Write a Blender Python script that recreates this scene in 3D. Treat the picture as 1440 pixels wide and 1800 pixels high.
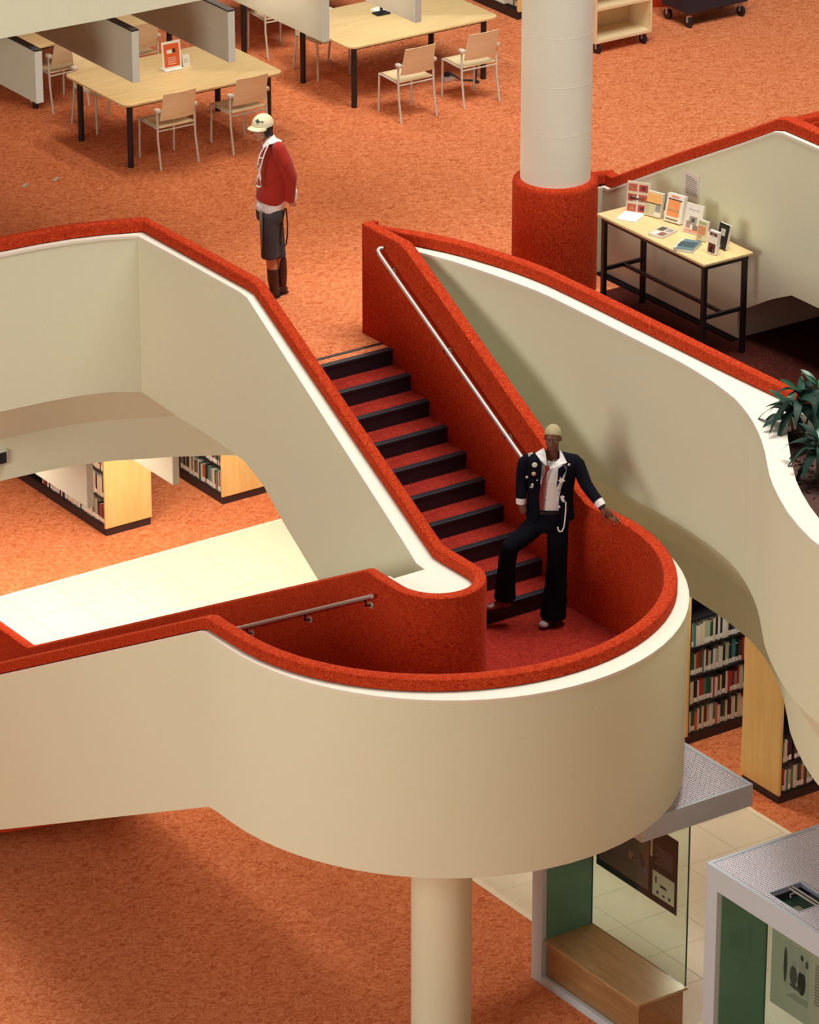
import bpy, bmesh, math, random
import numpy as np
from mathutils import Vector, Matrix

# ---------------------------------------------------------------- clear
for o in list(bpy.data.objects):
    bpy.data.objects.remove(o, do_unlink=True)
scene = bpy.context.scene
COL = scene.collection
rnd = random.Random(7)

# ---------------------------------------------------------------- camera
# world axes follow the building grid: +X along the bookcase aisles, +Y along the stair flights
F = 8000.0                                   # focal length in pixels of the 1440 x 1800 frame
PITCH = math.radians(24.1)
YAW = math.radians(34.5)
HC = 15.82                                   # eye height above the upper floor
sa, ca, sp, cp = math.sin(YAW), math.cos(YAW), math.sin(PITCH), math.cos(PITCH)
CR = np.array([ca, -sa, 0.0]); CF = np.array([sa*cp, ca*cp, -sp]); CU = np.array([sa*sp, ca*sp, cp])
CC = np.array([-CF[0]*HC/sp, -CF[1]*HC/sp, HC])
cam_data = bpy.data.cameras.new('camera')
cam = bpy.data.objects.new('camera', cam_data); COL.objects.link(cam)
cam_data.sensor_fit = 'VERTICAL'; cam_data.sensor_height = 36.0
cam_data.lens = F/1800.0*36.0
cam_data.clip_end = 300.0
cam.matrix_world = Matrix(((CR[0], CU[0], -CF[0], CC[0]), (CR[1], CU[1], -CF[1], CC[1]),
                           (CR[2], CU[2], -CF[2], CC[2]), (0, 0, 0, 1)))
scene.camera = cam

# ---------------------------------------------------------------- light and exposure
world = bpy.data.worlds.new('world'); scene.world = world; world.use_nodes = True
bg = world.node_tree.nodes['Background']
bg.inputs[0].default_value = (1.0, 0.97, 0.86, 1); bg.inputs[1].default_value = 0.17

def area_light(name, loc, size, energy, color, target=None, size_y=None):
    d = bpy.data.lights.new(name, 'AREA'); d.energy = energy; d.color = color; d.size = size
    if size_y: d.shape = 'RECTANGLE'; d.size_y = size_y
    o = bpy.data.objects.new(name, d); COL.objects.link(o); o.location = loc
    if target is not None:
        o.rotation_euler = (Vector(target)-Vector(loc)).to_track_quat('-Z', 'Y').to_euler()
    return o
# skylight over the atrium, and the lit storeys across the atrium on the left
area_light('skylight', (4.8, -.5, 19.0), 9.0, 4500, (1.0, 0.95, 0.84))
area_light('atrium_light', (-18.5, -4.5, 5.2), 7.0, 1600, (1.0, 0.97, 0.82), target=(0.5, 0.5, -0.5))

vs = scene.view_settings
vs.view_transform = 'Standard'; vs.look = 'None'; vs.gamma = 1.0; vs.use_curve_mapping = False
vs.exposure = 0.0

# ---------------------------------------------------------------- helpers
def ray(x, y):
    return CF + CR*(x-720)/F - CU*(y-900)/F
def at_z(x, y, z):
    d = ray(x, y); return CC + d*(z-CC[2])/d[2]
FH = np.array([sa, ca, 0.0])
def at_plane(x, y, base, toward=0.0):
    """point seen at pixel (x,y) on the upright plane facing the viewer through `base`, moved `toward` metres nearer"""
    d = ray(x, y); k = FH @ np.array(base) - toward
    return CC + d*((k - FH @ CC)/(FH @ d))

def new_mesh(name, verts, faces, smooth=None):
    me = bpy.data.meshes.new(name)
    me.from_pydata([tuple(map(float, v)) for v in verts], [], faces)
    bm = bmesh.new(); bm.from_mesh(me); bmesh.ops.recalc_face_normals(bm, faces=bm.faces); bm.to_mesh(me); bm.free()
    if smooth is not None:
        for p in me.polygons: p.use_smooth = True
        me.set_sharp_from_angle(angle=math.radians(smooth))
    return me
def link(name, me, mat, parent=None, loc=None, rz=None):
    o = bpy.data.objects.new(name, me); COL.objects.link(o)
    if mat is not None and me is not None and not me.materials: me.materials.append(mat)
    if parent is not None: o.parent = parent
    if loc is not None: o.location = loc
    if rz is not None: o.rotation_euler = (0, 0, rz)
    return o
def tag(o, label=None, cat=None, group=None, kind=None):
    if label: o['label'] = label
    if cat: o['category'] = cat
    if group: o['group'] = group
    if kind: o['kind'] = kind
    return o
def empty(name, loc, label, cat, group=None, rz=0.0):
    o = bpy.data.objects.new(name, None); COL.objects.link(o)
    o.location = loc; o.rotation_euler = (0, 0, rz); o.empty_display_size = 0.1
    return tag(o, label, cat, group)

class MB:
    """collects simple solids into one mesh"""
    def __init__(s): s.v = []; s.f = []
    def add(s, verts, faces):
        n = len(s.v); s.v += [tuple(map(float, p)) for p in verts]; s.f += [tuple(i+n for i in f) for f in faces]; return s
    def box(s, x0, x1, y0, y1, z0, z1):
        return s.add([(x0,y0,z0),(x1,y0,z0),(x1,y1,z0),(x0,y1,z0),(x0,y0,z1),(x1,y0,z1),(x1,y1,z1),(x0,y1,z1)],
                     [(0,3,2,1),(4,5,6,7),(0,1,5,4),(1,2,6,5),(2,3,7,6),(3,0,4,7)])
    def bevel_box(s, x0, x1, y0, y1, z0, z1, b=0.01):
        bm = bmesh.new()
        r = bmesh.ops.create_cube(bm, size=1.0)
        for v in bm.verts:
            v.co = Vector((x0+(v.co.x+.5)*(x1-x0), y0+(v.co.y+.5)*(y1-y0), z0+(v.co.z+.5)*(z1-z0)))
        bmesh.ops.bevel(bm, geom=list(bm.edges), offset=b, segments=2, profile=.5, affect='EDGES')
        bm.verts.index_update()
        s.add([v.co for v in bm.verts], [[v.index for v in f.verts] for f in bm.faces]); bm.free(); return s
    def tube(s, pts, r, n=8, cap=True):
        pts = [Vector(p) for p in pts]
        rs = r if isinstance(r, (list, tuple)) else [r]*len(pts)
        ref = Vector((0,0,1)); verts = []; faces = []
        for i, p in enumerate(pts):
            t = (pts[min(i+1, len(pts)-1)]-pts[max(i-1, 0)]).normalized()
            a = t.cross(ref)
            if a.length < 1e-3: a = t.cross(Vector((1,0,0)))
            a.normalize(); b = t.cross(a).normalized()
            for k in range(n):
                w = 2*math.pi*k/n
                verts.append(p + (a*math.cos(w)+b*math.sin(w))*rs[i])
        for i in range(len(pts)-1):
            for k in range(n):
                k2 = (k+1) % n
                faces.append((i*n+k, i*n+k2, (i+1)*n+k2, (i+1)*n+k))
        if cap:
            faces.append(tuple(range(n))[::-1]); faces.append(tuple((len(pts)-1)*n+k for k in range(n)))
        return s.add(verts, faces)
    def lathe(s, prof, n=32, cx=0.0, cy=0.0):
        verts = [(cx+r*math.cos(2*math.pi*k/n), cy+r*math.sin(2*math.pi*k/n), z) for r, z in prof for k in range(n)]
        faces = [(i*n+k, i*n+(k+1) % n, (i+1)*n+(k+1) % n, (i+1)*n+k) for i in range(len(prof)-1) for k in range(n)]
        faces.append(tuple(range(n))[::-1]); faces.append(tuple((len(prof)-1)*n+k for k in range(n)))
        return s.add(verts, faces)
    def ring_loft(s, rings, cap=True):
        n = len(rings[0]); verts = [p for r in rings for p in r]; faces = []
        for i in range(len(rings)-1):
            for k in range(n):
                k2 = (k+1) % n
                faces.append((i*n+k, i*n+k2, (i+1)*n+k2, (i+1)*n+k))
        if cap: faces.append(tuple(range(n))[::-1]); faces.append(tuple((len(rings)-1)*n+k for k in range(n)))
        return s.add(verts, faces)
    def prism(s, poly, z0, z1):
        n = len(poly)
        v = [(x,y,z0) for x,y in poly]+[(x,y,z1) for x,y in poly]
        f = [tuple(range(n))[::-1], tuple(range(n, 2*n))]+[(i,(i+1)%n,(i+1)%n+n,i+n) for i in range(n)]
        return s.add(v, f)
    def ellipsoid(s, c, r, n=16, m=10, rot=None):
        c = Vector(c); verts = []; faces = []
        for i in range(1, m):
            ph = math.pi*i/m
            for k in range(n):
                th = 2*math.pi*k/n
                p = Vector((r[0]*math.sin(ph)*math.cos(th), r[1]*math.sin(ph)*math.sin(th), r[2]*math.cos(ph)))
                verts.append(c + (rot @ p if rot is not None else p))
        p = Vector((0,0,r[2])); verts.append(c+(rot @ p if rot is not None else p)); verts.append(c-(rot @ p if rot is not None else p))
        t, b = len(verts)-2, len(verts)-1
        for i in range(m-2):
            for k in range(n): faces.append((i*n+k, (i+1)*n+k, (i+1)*n+(k+1)%n, i*n+(k+1)%n))
        for k in range(n):
            faces.append((t, k, (k+1)%n)); faces.append((b, (m-2)*n+(k+1)%n, (m-2)*n+k))
        return s.add(verts, faces)
    def cone(s, p0, r0, p1, r1, n=14):
        """round-ended tapered limb"""
        p0, p1 = Vector(p0), Vector(p1); d = (p1-p0).normalized(); pts = []; rs = []
        for a in (85, 60, 30): pts.append(p0-d*r0*math.sin(math.radians(a))); rs.append(r0*math.cos(math.radians(a)))
        pts += [p0, p1]; rs += [r0, r1]
        for a in (30, 60, 85): pts.append(p1+d*r1*math.sin(math.radians(a))); rs.append(r1*math.cos(math.radians(a)))
        return s.tube(pts, rs, n)
    def obj(s, name, mat, parent=None, smooth=None, loc=None, rz=None):
        return link(name, new_mesh(name, s.v, s.f, smooth), mat, parent, loc, rz)
    def remeshed(s, name, mat, parent, voxel=0.01, iters=4):
        """melts the collected solids into one continuous surface"""
        me = new_mesh(name+'_tmp', s.v, s.f)
        o = bpy.data.objects.new(name+'_tmp', me); COL.objects.link(o)
        m = o.modifiers.new('r', 'REMESH'); m.mode = 'VOXEL'; m.voxel_size = voxel; m.use_smooth_shade = True
        if iters:
            m2 = o.modifiers.new('s', 'SMOOTH'); m2.factor = .5; m2.iterations = iters
        dg = bpy.context.evaluated_depsgraph_get(); dg.update()
        me2 = bpy.data.meshes.new_from_object(o.evaluated_get(dg)); me2.name = name
        bpy.data.objects.remove(o); bpy.data.meshes.remove(me)
        for p in me2.polygons: p.use_smooth = True
        me2.materials.clear()
        return link(name, me2, mat, parent)

def lerp(a, b, t): return a+(b-a)*t
def plin(x, xs, ys): return float(np.interp(x, xs, ys))
def copy_tree(o, parent=None):
    c = o.copy(); COL.objects.link(c)
    if parent is not None: c.parent = parent
    for ch in list(o.children): copy_tree(ch, c)
    return c

# ---------------------------------------------------------------- materials
def nodes_of(name):
    m = bpy.data.materials.new(name); m.use_nodes = True
    nt = m.node_tree; b = nt.nodes['Principled BSDF']
    return m, nt, b
def simple(name, col, rough=.6, metal=0.0, var=0.06, scale=30.0, bump=0.0, spec=.5, sheen=0.0, trans=0.0, emit=0.0):
    """procedural: base colour with a fine noise variation and optional relief"""
    m, nt, b = nodes_of(name)
    tc = nt.nodes.new('ShaderNodeTexCoord'); nz = nt.nodes.new('ShaderNodeTexNoise')
    nz.inputs['Scale'].default_value = scale; nz.inputs['Detail'].default_value = 4
    nt.links.new(tc.outputs['Object'], nz.inputs['Vector'])
    mx = nt.nodes.new('ShaderNodeMix'); mx.data_type = 'RGBA'
    mx.inputs['A'].default_value = (*[c*(1-var) for c in col], 1); mx.inputs['B'].default_value = (*[min(1, c*(1+var)) for c in col], 1)
    nt.links.new(nz.outputs['Fac'], mx.inputs['Factor']); nt.links.new(mx.outputs['Result'], b.inputs['Base Color'])
    b.inputs['Roughness'].default_value = rough; b.inputs['Metallic'].default_value = metal
    b.inputs['Specular IOR Level'].default_value = spec
    if sheen: b.inputs['Sheen Weight'].default_value = sheen; b.inputs['Sheen Roughness'].default_value = .4
    if trans: b.inputs['Transmission Weight'].default_value = trans
    if emit: b.inputs['Emission Color'].default_value = (*col, 1); b.inputs['Emission Strength'].default_value = emit
    if bump:
        bp = nt.nodes.new('ShaderNodeBump'); bp.inputs['Strength'].default_value = bump; bp.inputs['Distance'].default_value = .01
        nt.links.new(nz.outputs['Fac'], bp.inputs['Height']); nt.links.new(bp.outputs['Normal'], b.inputs['Normal'])
    return m
def carpet(name, c_dark, c_mid, c_light, s1, sheen):
    """looped carpet: streaky mottling over a fine pile"""
    m, nt, b = nodes_of(name)
    tc = nt.nodes.new('ShaderNodeTexCoord'); mp = nt.nodes.new('ShaderNodeMapping')
    mp.inputs['Rotation'].default_value = (0, 0, math.radians(34)); mp.inputs['Scale'].default_value = (1.0, 1.5, 1.5)
    nt.links.new(tc.outputs['Object'], mp.inputs['Vector'])
    n1 = nt.nodes.new('ShaderNodeTexNoise'); n1.inputs['Scale'].default_value = s1; n1.inputs['Detail'].default_value = 3
    n1.inputs['Roughness'].default_value = .6; n1.inputs['Distortion'].default_value = 1.6
    n2 = nt.nodes.new('ShaderNodeTexNoise'); n2.inputs['Scale'].default_value = 160; n2.inputs['Detail'].default_value = 2
    nt.links.new(mp.outputs['Vector'], n1.inputs['Vector']); nt.links.new(tc.outputs['Object'], n2.inputs['Vector'])
    ad = nt.nodes.new('ShaderNodeMath'); ad.operation = 'MULTIPLY_ADD'; ad.inputs[1].default_value = .35
    nt.links.new(n2.outputs['Fac'], ad.inputs[0]); nt.links.new(n1.outputs['Fac'], ad.inputs[2])
    cr = nt.nodes.new('ShaderNodeValToRGB')
    cr.color_ramp.elements[0].position = .52; cr.color_ramp.elements[0].color = (*c_dark, 1)
    cr.color_ramp.elements[1].position = .82; cr.color_ramp.elements[1].color = (*c_light, 1)
    e = cr.color_ramp.elements.new(.67); e.color = (*c_mid, 1)
    nt.links.new(ad.outputs[0], cr.inputs['Fac']); nt.links.new(cr.outputs['Color'], b.inputs['Base Color'])
    b.inputs['Roughness'].default_value = .95; b.inputs['Specular IOR Level'].default_value = .1
    b.inputs['Sheen Weight'].default_value = sheen; b.inputs['Sheen Roughness'].default_value = .25
    b.inputs['Sheen Tint'].default_value = (1.0, .75, .6, 1)
    bp = nt.nodes.new('ShaderNodeBump'); bp.inputs['Strength'].default_value = .5; bp.inputs['Distance'].default_value = .006
    nt.links.new(n2.outputs['Fac'], bp.inputs['Height']); nt.links.new(bp.outputs['Normal'], b.inputs['Normal'])
    return m
def wood(name, c0, c1, rough=.4, axis=0, scale=1.0):
    m, nt, b = nodes_of(name)
    tc = nt.nodes.new('ShaderNodeTexCoord'); mp = nt.nodes.new('ShaderNodeMapping')
    sc = [14.0, 14.0, 14.0]; sc[axis] = 1.1
    mp.inputs['Scale'].default_value = [v*scale for v in sc]
    nt.links.new(tc.outputs['Object'], mp.inputs['Vector'])
    n = nt.nodes.new('ShaderNodeTexNoise'); n.inputs['Scale'].default_value = 2.0; n.inputs['Detail'].default_value = 5; n.inputs['Distortion'].default_value = .6
    nt.links.new(mp.outputs['Vector'], n.inputs['Vector'])
    cr = nt.nodes.new('ShaderNodeValToRGB')
    cr.color_ramp.elements[0].position = .3; cr.color_ramp.elements[0].color = (*c0, 1)
    cr.color_ramp.elements[1].position = .7; cr.color_ramp.elements[1].color = (*c1, 1)
    nt.links.new(n.outputs['Fac'], cr.inputs['Fac']); nt.links.new(cr.outputs['Color'], b.inputs['Base Color'])
    b.inputs['Roughness'].default_value = rough
    return m
M = {}
M['carpet'] = carpet('orange_carpet', (.47, .105, .036), (.67, .205, .085), (.78, .300, .145), 16.0, .05)
M['carpet_low'] = M['carpet']
M['lining'] = carpet('red_carpet_lining', (.27, .013, .005), (.46, .036, .010), (.60, .078, .020), 40.0, .05)
M['tread'] = carpet('stair_carpet', (.18, .010, .008), (.28, .020, .013), (.38, .036, .022), 30.0, .05)
M['plaster'] = simple('cream_plaster', (.78, .77, .60), .85, var=.05, scale=90, bump=.12, spec=.2)
M['column'] = simple('white_column_paint', (.86, .84, .74), .8, var=.04, scale=60, bump=.1)
M['ledge'] = simple('top_lit_ledge_paint', (.85, .79, .71), .6, var=.03, scale=20)  # lighter than the wall plaster: light on upward faces put into the colour
M['rubber'] = simple('black_rubber', (.012, .013, .022), .45, var=.2, scale=60)
M['matte_black'] = simple('matte_black_rubber', (.008, .006, .007), .95, spec=.08)
M['tile'] = simple('pale_floor_tile', (.80, .77, .62), .35, var=.04, scale=6)
M['grout'] = simple('tile_joint', (.66, .63, .49), .9)
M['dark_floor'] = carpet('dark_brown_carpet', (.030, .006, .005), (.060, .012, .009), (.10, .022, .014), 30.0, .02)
M['strip'] = simple('cream_edge_strip', (.88, .84, .68), .5)
M['baffle'] = simple('grey_fabric', (.52, .49, .40), .95, var=.25, scale=220, bump=.2, spec=.1)
M['baffle_lit'] = simple('lamp_lit_fabric', (.74, .70, .60), .95, var=.08, scale=220, spec=.1)  # same baffle fabric made paler: light of the lower lamps put into the colour
M['baffle_edge'] = simple('dark_edge_trim', (.03, .025, .025), .7)
M['wood'] = wood('blond_wood', (.70, .50, .24), (.84, .64, .34), .32)
M['wood_y'] = wood('blond_wood_y', (.70, .50, .24), (.84, .64, .34), .32, axis=1)
M['panel'] = wood('yellow_wood_panel', (.78, .54, .20), (.86, .62, .26), .45, axis=2, scale=.6)
M['oak'] = wood('brown_oak', (.30, .16, .07), (.42, .24, .11), .3, axis=1)
M['ply'] = wood('pale_plywood', (.76, .62, .38), (.86, .73, .48), .4, axis=0)
M['dark'] = simple('black_metal', (.012, .012, .016), .4, var=.2)
M['steel'] = simple('brushed_steel', (.62, .58, .55), .35, metal=.6, var=.05)
M['greypaint'] = simple('pale_grey_paint', (.62, .60, .54), .45, var=.04)
M['white'] = simple('white_paint', (.85, .84, .82), .5, var=.02)
M['casewhite'] = simple('white_case_laminate', (.58, .68, .80), .4, var=.03)
M['base'] = simple('dark_brown_plinth', (.045, .018, .018), .7)
M['paper'] = simple('white_paper', (.88, .87, .84), .8, var=.02)
M['navy'] = simple('navy_cloth', (.0045, .005, .011), .95, var=.4, scale=120, bump=.2, spec=.12)
M['shirt'] = simple('white_shirt', (.82, .78, .80), .85, var=.05, scale=60, bump=.1)
M['tie'] = simple('dark_red_tie', (.22, .025, .02), .7)
M['sweater'] = simple('red_knit', (.38, .020, .010), .95, var=.3, scale=140, bump=.5, sheen=.3)
M['denim'] = simple('charcoal_denim', (.055, .055, .065), .9, var=.45, scale=70, bump=.2)
M['denim_pale'] = simple('faded_denim_panel', (.30, .30, .27), .9, var=.3, scale=70)
M['boot'] = simple('dark_brown_leather', (.045, .012, .010), .45, var=.3)
M['skin'] = simple('light_skin', (.55, .27, .17), .6, var=.1)
M['skin_dark'] = simple('deep_brown_skin', (.15, .052, .026), .5, var=.15)
M['hair_black'] = simple('black_hair', (.010, .009, .012), .6, var=.4, scale=80)
M['hair_blond'] = simple('bleached_hair', (.40, .33, .19), .9, var=.3, scale=150, bump=.4)
M['cap'] = simple('cream_cotton', (.80, .74, .52), .9, var=.05, scale=80)
M['green_thread'] = simple('dark_green_thread', (.05, .11, .07), .9)
M['leaf'] = simple('dark_green_leaf', (.008, .036, .026), .55, var=.5, scale=20, spec=.25)
M['leaf2'] = simple('mid_green_leaf', (.02, .10, .055), .35, var=.4, scale=20)
M['stem'] = simple('woody_stem', (.05, .05, .03), .8)
M['soil'] = simple('brown_bark_mulch', (.085, .035, .028), .95, var=.7, scale=55, bump=1.0)
M['glow'] = simple('lamp_diffuser', (1.0, .93, .80), .5, emit=4.0)
def glass(name, col):
    m, nt, b = nodes_of(name)
    nt.nodes.remove(b)
    out = nt.nodes['Material Output']
    tr = nt.nodes.new('ShaderNodeBsdfTransparent'); tr.inputs[0].default_value = (*col, 1)
    gl = nt.nodes.new('ShaderNodeBsdfGlossy'); gl.inputs['Roughness'].default_value = .03; gl.inputs['Color'].default_value = (.9, .95, .93, 1)
    lw = nt.nodes.new('ShaderNodeLayerWeight'); lw.inputs[0].default_value = .5
    fr = nt.nodes.new('ShaderNodeMath'); fr.operation = 'MULTIPLY'; fr.inputs[1].default_value = .09
    nt.links.new(lw.outputs['Facing'], fr.inputs[0])
    mx = nt.nodes.new('ShaderNodeMixShader')
    nt.links.new(fr.outputs[0], mx.inputs[0]); nt.links.new(tr.outputs[0], mx.inputs[1]); nt.links.new(gl.outputs[0], mx.inputs[2])
    nt.links.new(mx.outputs[0], out.inputs[0])
    return m
M['glass'] = glass('clear_green_glass', (.88, .95, .91))
M['glass_edge'] = simple('green_glass_edge', (.02, .10, .065), .15)
_cc = {}
def colour(c, rough=.6):
    k = tuple(round(v, 3) for v in c)
    if k not in _cc: _cc[k] = simple('print_%d' % len(_cc), k, rough, var=.08, scale=40)
    return _cc[k]

# ================================================================ THE BUILDING
ZL = -4.65          # lower floor
RISE, GOING = .155, .297
Y1 = 3.15           # first nosing of the upper flight
ZLAND = -1.55
CAP = 1.09          # parapet height
XWF = 4.745         # face of the stair rising to the next storey

def parapet(name, rows, carpet_name='carpet_lining', ledge=True, cap_start=True):
    """rows: (inner xy, cap-outer xy, ledge-outer xy, z of cap, z of lining foot, z of plaster foot)"""
    def mixp(a, b, t): return (lerp(a[0], b[0], t), lerp(a[1], b[1], t))
    rc, rp, rl = [], [], []
    for (i, o, l, zc, zf, zb) in rows:
        prof = [(0, zf), (0, zc-.04), (.05, zc-.016), (.2, zc-.003), (.5, zc), (.8, zc-.003), (.95, zc-.016), (1, zc-.04), (1, zc-.112), (.5, zc-.112), (.5, zf)]
        rc.append([(*mixp(i, o, t), z) for t, z in prof])
        m = mixp(i, o, .55); zt = zc-.14
        rp.append([(*m, zt), (*l, zt), (*l, zb), (*m, min(zb, zt-.05))])
        k = mixp(i, o, .9); d = np.array(l)-np.array(o); n = np.linalg.norm(d); e = tuple(np.array(l)+(d/n*.008 if n > 1e-4 else 0))
        rl.append([(*k, zc-.122), (*e, zc-.122), (*e, zc-.146), (*k, zc-.146)])
    w = MB().ring_loft(rp).obj(name, M['plaster'], smooth=25); tag(w, kind='structure')
    MB().ring_loft(rc).obj(carpet_name, M['lining'], w, smooth=35)
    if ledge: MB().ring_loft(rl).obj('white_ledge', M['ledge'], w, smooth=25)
    return w

# ---- stair outer wall: upper flight, round landing, lower flight
EC = (.05, -.35)
rows = []
for y, zc in ((3.60, CAP), (3.30, CAP), (3.02, CAP), (2.93, CAP-.03)):
    rows.append(((1.96, y), (2.085, y), (2.12, y), zc, -.3, -.62))
def zcap1(y): return CAP - .548*(2.97-y)
for y in (2.5, 2.0, 1.5, 1.0, .6, .3):
    rows.append(((1.96, y), (2.085, y), (2.12, y), max(zcap1(y), -.46), -.522*(Y1-y)-.5, -.62-.56*(2.97-y)))
rows.append(((1.96, .12), (2.085, .12), (2.125, .12), -.455, -1.75, -2.21))
rows.append(((1.97, -.1), (2.09, -.1), (2.13, -.1), -.46, -1.75, -2.215))
for k in range(0, 37):
    t = -math.pi*k/36
    c, s = math.cos(t), math.sin(t)
    a1, b1, a2, b2, a3, b3 = 1.94, 1.88, 2.06, 2.01, 2.10, 2.19
    rows.append(((EC[0]+a1*c, EC[1]+b1*s), (EC[0]+a2*c, EC[1]+b2*s), (EC[0]+a3*c, EC[1]+b3*s), -.46, -1.75, -2.22))
XO = ((-1.90), (-2.025), (-2.055))
rows.append(((XO[0], -.12), (XO[1]+.005, -.12), (-2.05, -.12), -.46, -1.75, -2.22))
rows.append(((XO[0], .03), (XO[1], .03), (-2.045, .03), -.46, -1.75, -2.235))
for y in (.12, 1.0, 2.0, 3.0, 4.0, 5.0, 5.9):
    zc = -.46-.522*(y-.06)
    rows.append(((XO[0], y), (XO[1], y), (XO[1]-.006, y), zc, zc-1.75, max(-2.23-.5*(y-.02), ZL)))
rows.append(((XO[0], 6.02), (XO[1], 6.02), (XO[1]-.006, 6.02), -3.56, ZL, ZL))
rows.append(((XO[0], 7.4), (XO[1], 7.4), (XO[1]-.006, 7.4), -3.56, ZL, ZL))
w = parapet('wall_stair_outer', rows)
MB().bevel_box(1.957, 2.125, 3.585, 3.635, -.1, CAP, .015).obj('carpet_end', M['lining'], w, smooth=40)

# ---- void parapet, peninsula, stair inner wall and nose
rows = []
FARX = [(-4.0, 5.30), (-2.2, 5.26), (-1.05, 5.09), (-.62, 5.06), (-.31, 5.01), (0.0, 4.92)]
for x, y in FARX:
    rows.append(((x+.03, y+.16), (x+.01, y+.05), (x, y), CAP, -.3, -.58))
rows.append(((.42, 4.93), (.33, 4.84), (.25, 4.80), CAP, -.3, -.60))
for y in (4.2, 3.6, 3.05):
    rows.append(((.44, y), (.33, y), (.265, y), CAP, -.3, -.64 if y > 3.1 else -.68))
def zin(y): return CAP-.545*(2.95-y)
for y in (2.93, 2.7, 2.37, 1.82, 1.2, .7, .35):
    zb = plin(y, [.1, .35, 1.82, 2.37, 2.7, 3.03], [-2.22, -2.1, -1.35, -1.03, -.80, -.68])
    rows.append(((.44, y), (.33, y), (lerp(.17, .26, y/2.95), y), max(zin(y), -.46), -.522*(Y1-y)-.5, zb))
rows.append(((.445, .13), (.335, .13), (.17, .13), -.45, -1.9, -2.2))
rows.append(((.45, .0), (.34, .0), (.17, .0), -.46, -1.9, -2.2))
NC = (.02, -.36)
for k in range(0, 25):
    t = -math.pi*k/24; c, s = math.cos(t), math.sin(t)
    rows.append(((NC[0]+.43*c, NC[1]+.45*s), (NC[0]+.325*c, NC[1]+.34*s), (lerp(.165, -.165, k/24), -.004), -.46, -1.9, -2.2))
rows.append(((-.41, -.03), (-.305, -.03), (-.17, 0.0), -.46, -1.9, -2.2))
for y in (.06, .12, 1.0, 2.0, 3.0, 4.0, 5.0, 5.9):
    zc = -.46-.522*max(0, y-.07)
    rows.append(((-.41, y), (-.305, y), (-.17, y), zc, zc-1.75, max(-2.23-.5*(y-.02), ZL)))
rows.append(((-.41, 6.02), (-.305, 6.02), (-.17, 6.02), -3.56, ZL, ZL))
rows.append(((-.41, 7.4), (-.305, 7.4), (-.17, 7.4), -3.56, ZL, ZL))
parapet('wall_stair_inner', rows)

# ---- beam under the void parapet (set back, chamfered)
def beam(name, line, inset, z1, z2, z3, depth=.5):
    pts = [np.array(p) for p in line]; rings = []
    for i, p in enumerate(pts):
        t = pts[min(i+1, len(pts)-1)]-pts[max(i-1, 0)]; t = t/np.linalg.norm(t)
        n = np.array([-t[1], t[0]])          # to the left of the walking direction: into the building
        a, b, c = p+n*.02, p+n*inset, p+n*(inset+depth)
        rings.append([(*a, z1), (*b, z2), (*b, z3), (*c, z3), (*c, z1)])
    o = MB().ring_loft(rings).obj(name, M['plaster'], smooth=20); tag(o, kind='structure'); return o
beam('wall_beam_void', [(x, y) for x, y in FARX]+[(.25, 4.80), (.55, 4.66), (.9, 4.46), (1.4, 4.1), (2.0, 3.6)], .2, -.57, -.95, -1.37)

# ---- S-shaped parapet on the right of the stair, running into the planter
SI = [(3.56, 2.02), (3.40, 2.13), (3.15, 2.32), (2.66, 2.53), (2.15, 2.65), (1.79, 2.72), (1.11, 2.74), (-.51, 2.76), (-1.4, 2.77), (-7, 2.77)]
SO = [(3.56, 2.03), (3.40, 2.05), (3.19, 2.16), (2.71, 2.38), (2.13, 2.54), (1.67, 2.61), (.96, 2.63), (.17, 2.64), (-.83, 2.65), (-1.35, 2.665), (-1.73, 2.68), (-7, 2.68)]
SL = [(3.56, 2.06), (3.30, 2.07), (3.03, 2.14), (2.58, 2.29), (1.96, 2.42), (1.47, 2.49), (.78, 2.50), (-.23, 2.505), (-.46, 2.51), (-.96, 2.47), (-1.41, 2.39), (-1.78, 2.25), (-2.14, 2.07), (-2.45, 1.88), (-2.85, 1.60), (-3.18, 1.42), (-3.56, 1.24), (-3.92, 1.12), (-4.16, 1.06), (-4.7, 1.0), (-5.4, 1.05), (-7, 1.3)]
def xl(tab, y): return plin(y, [p[0] for p in tab][::-1], [p[1] for p in tab][::-1])
def xs_smooth(tab, y, w=.12): return sum(xl(tab, y+d*w) for d in (-1, -.5, 0, .5, 1))/5
rows = []
ys = [3.5, 3.4, 3.3, 3.15, 3.0, 2.8, 2.6, 2.4, 2.2, 2.0, 1.8, 1.6, 1.4, 1.1, .8, .3, -.2, -.5, -.75, -1.0, -1.2, -1.4, -1.6, -1.75]
for y in ys:
    rows.append(((xs_smooth(SI, y), y), (xs_smooth(SO, y), y), (xs_smooth(SL, y), y), CAP, -.3, -.56))
parapet('wall_s_curve', rows)
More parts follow.
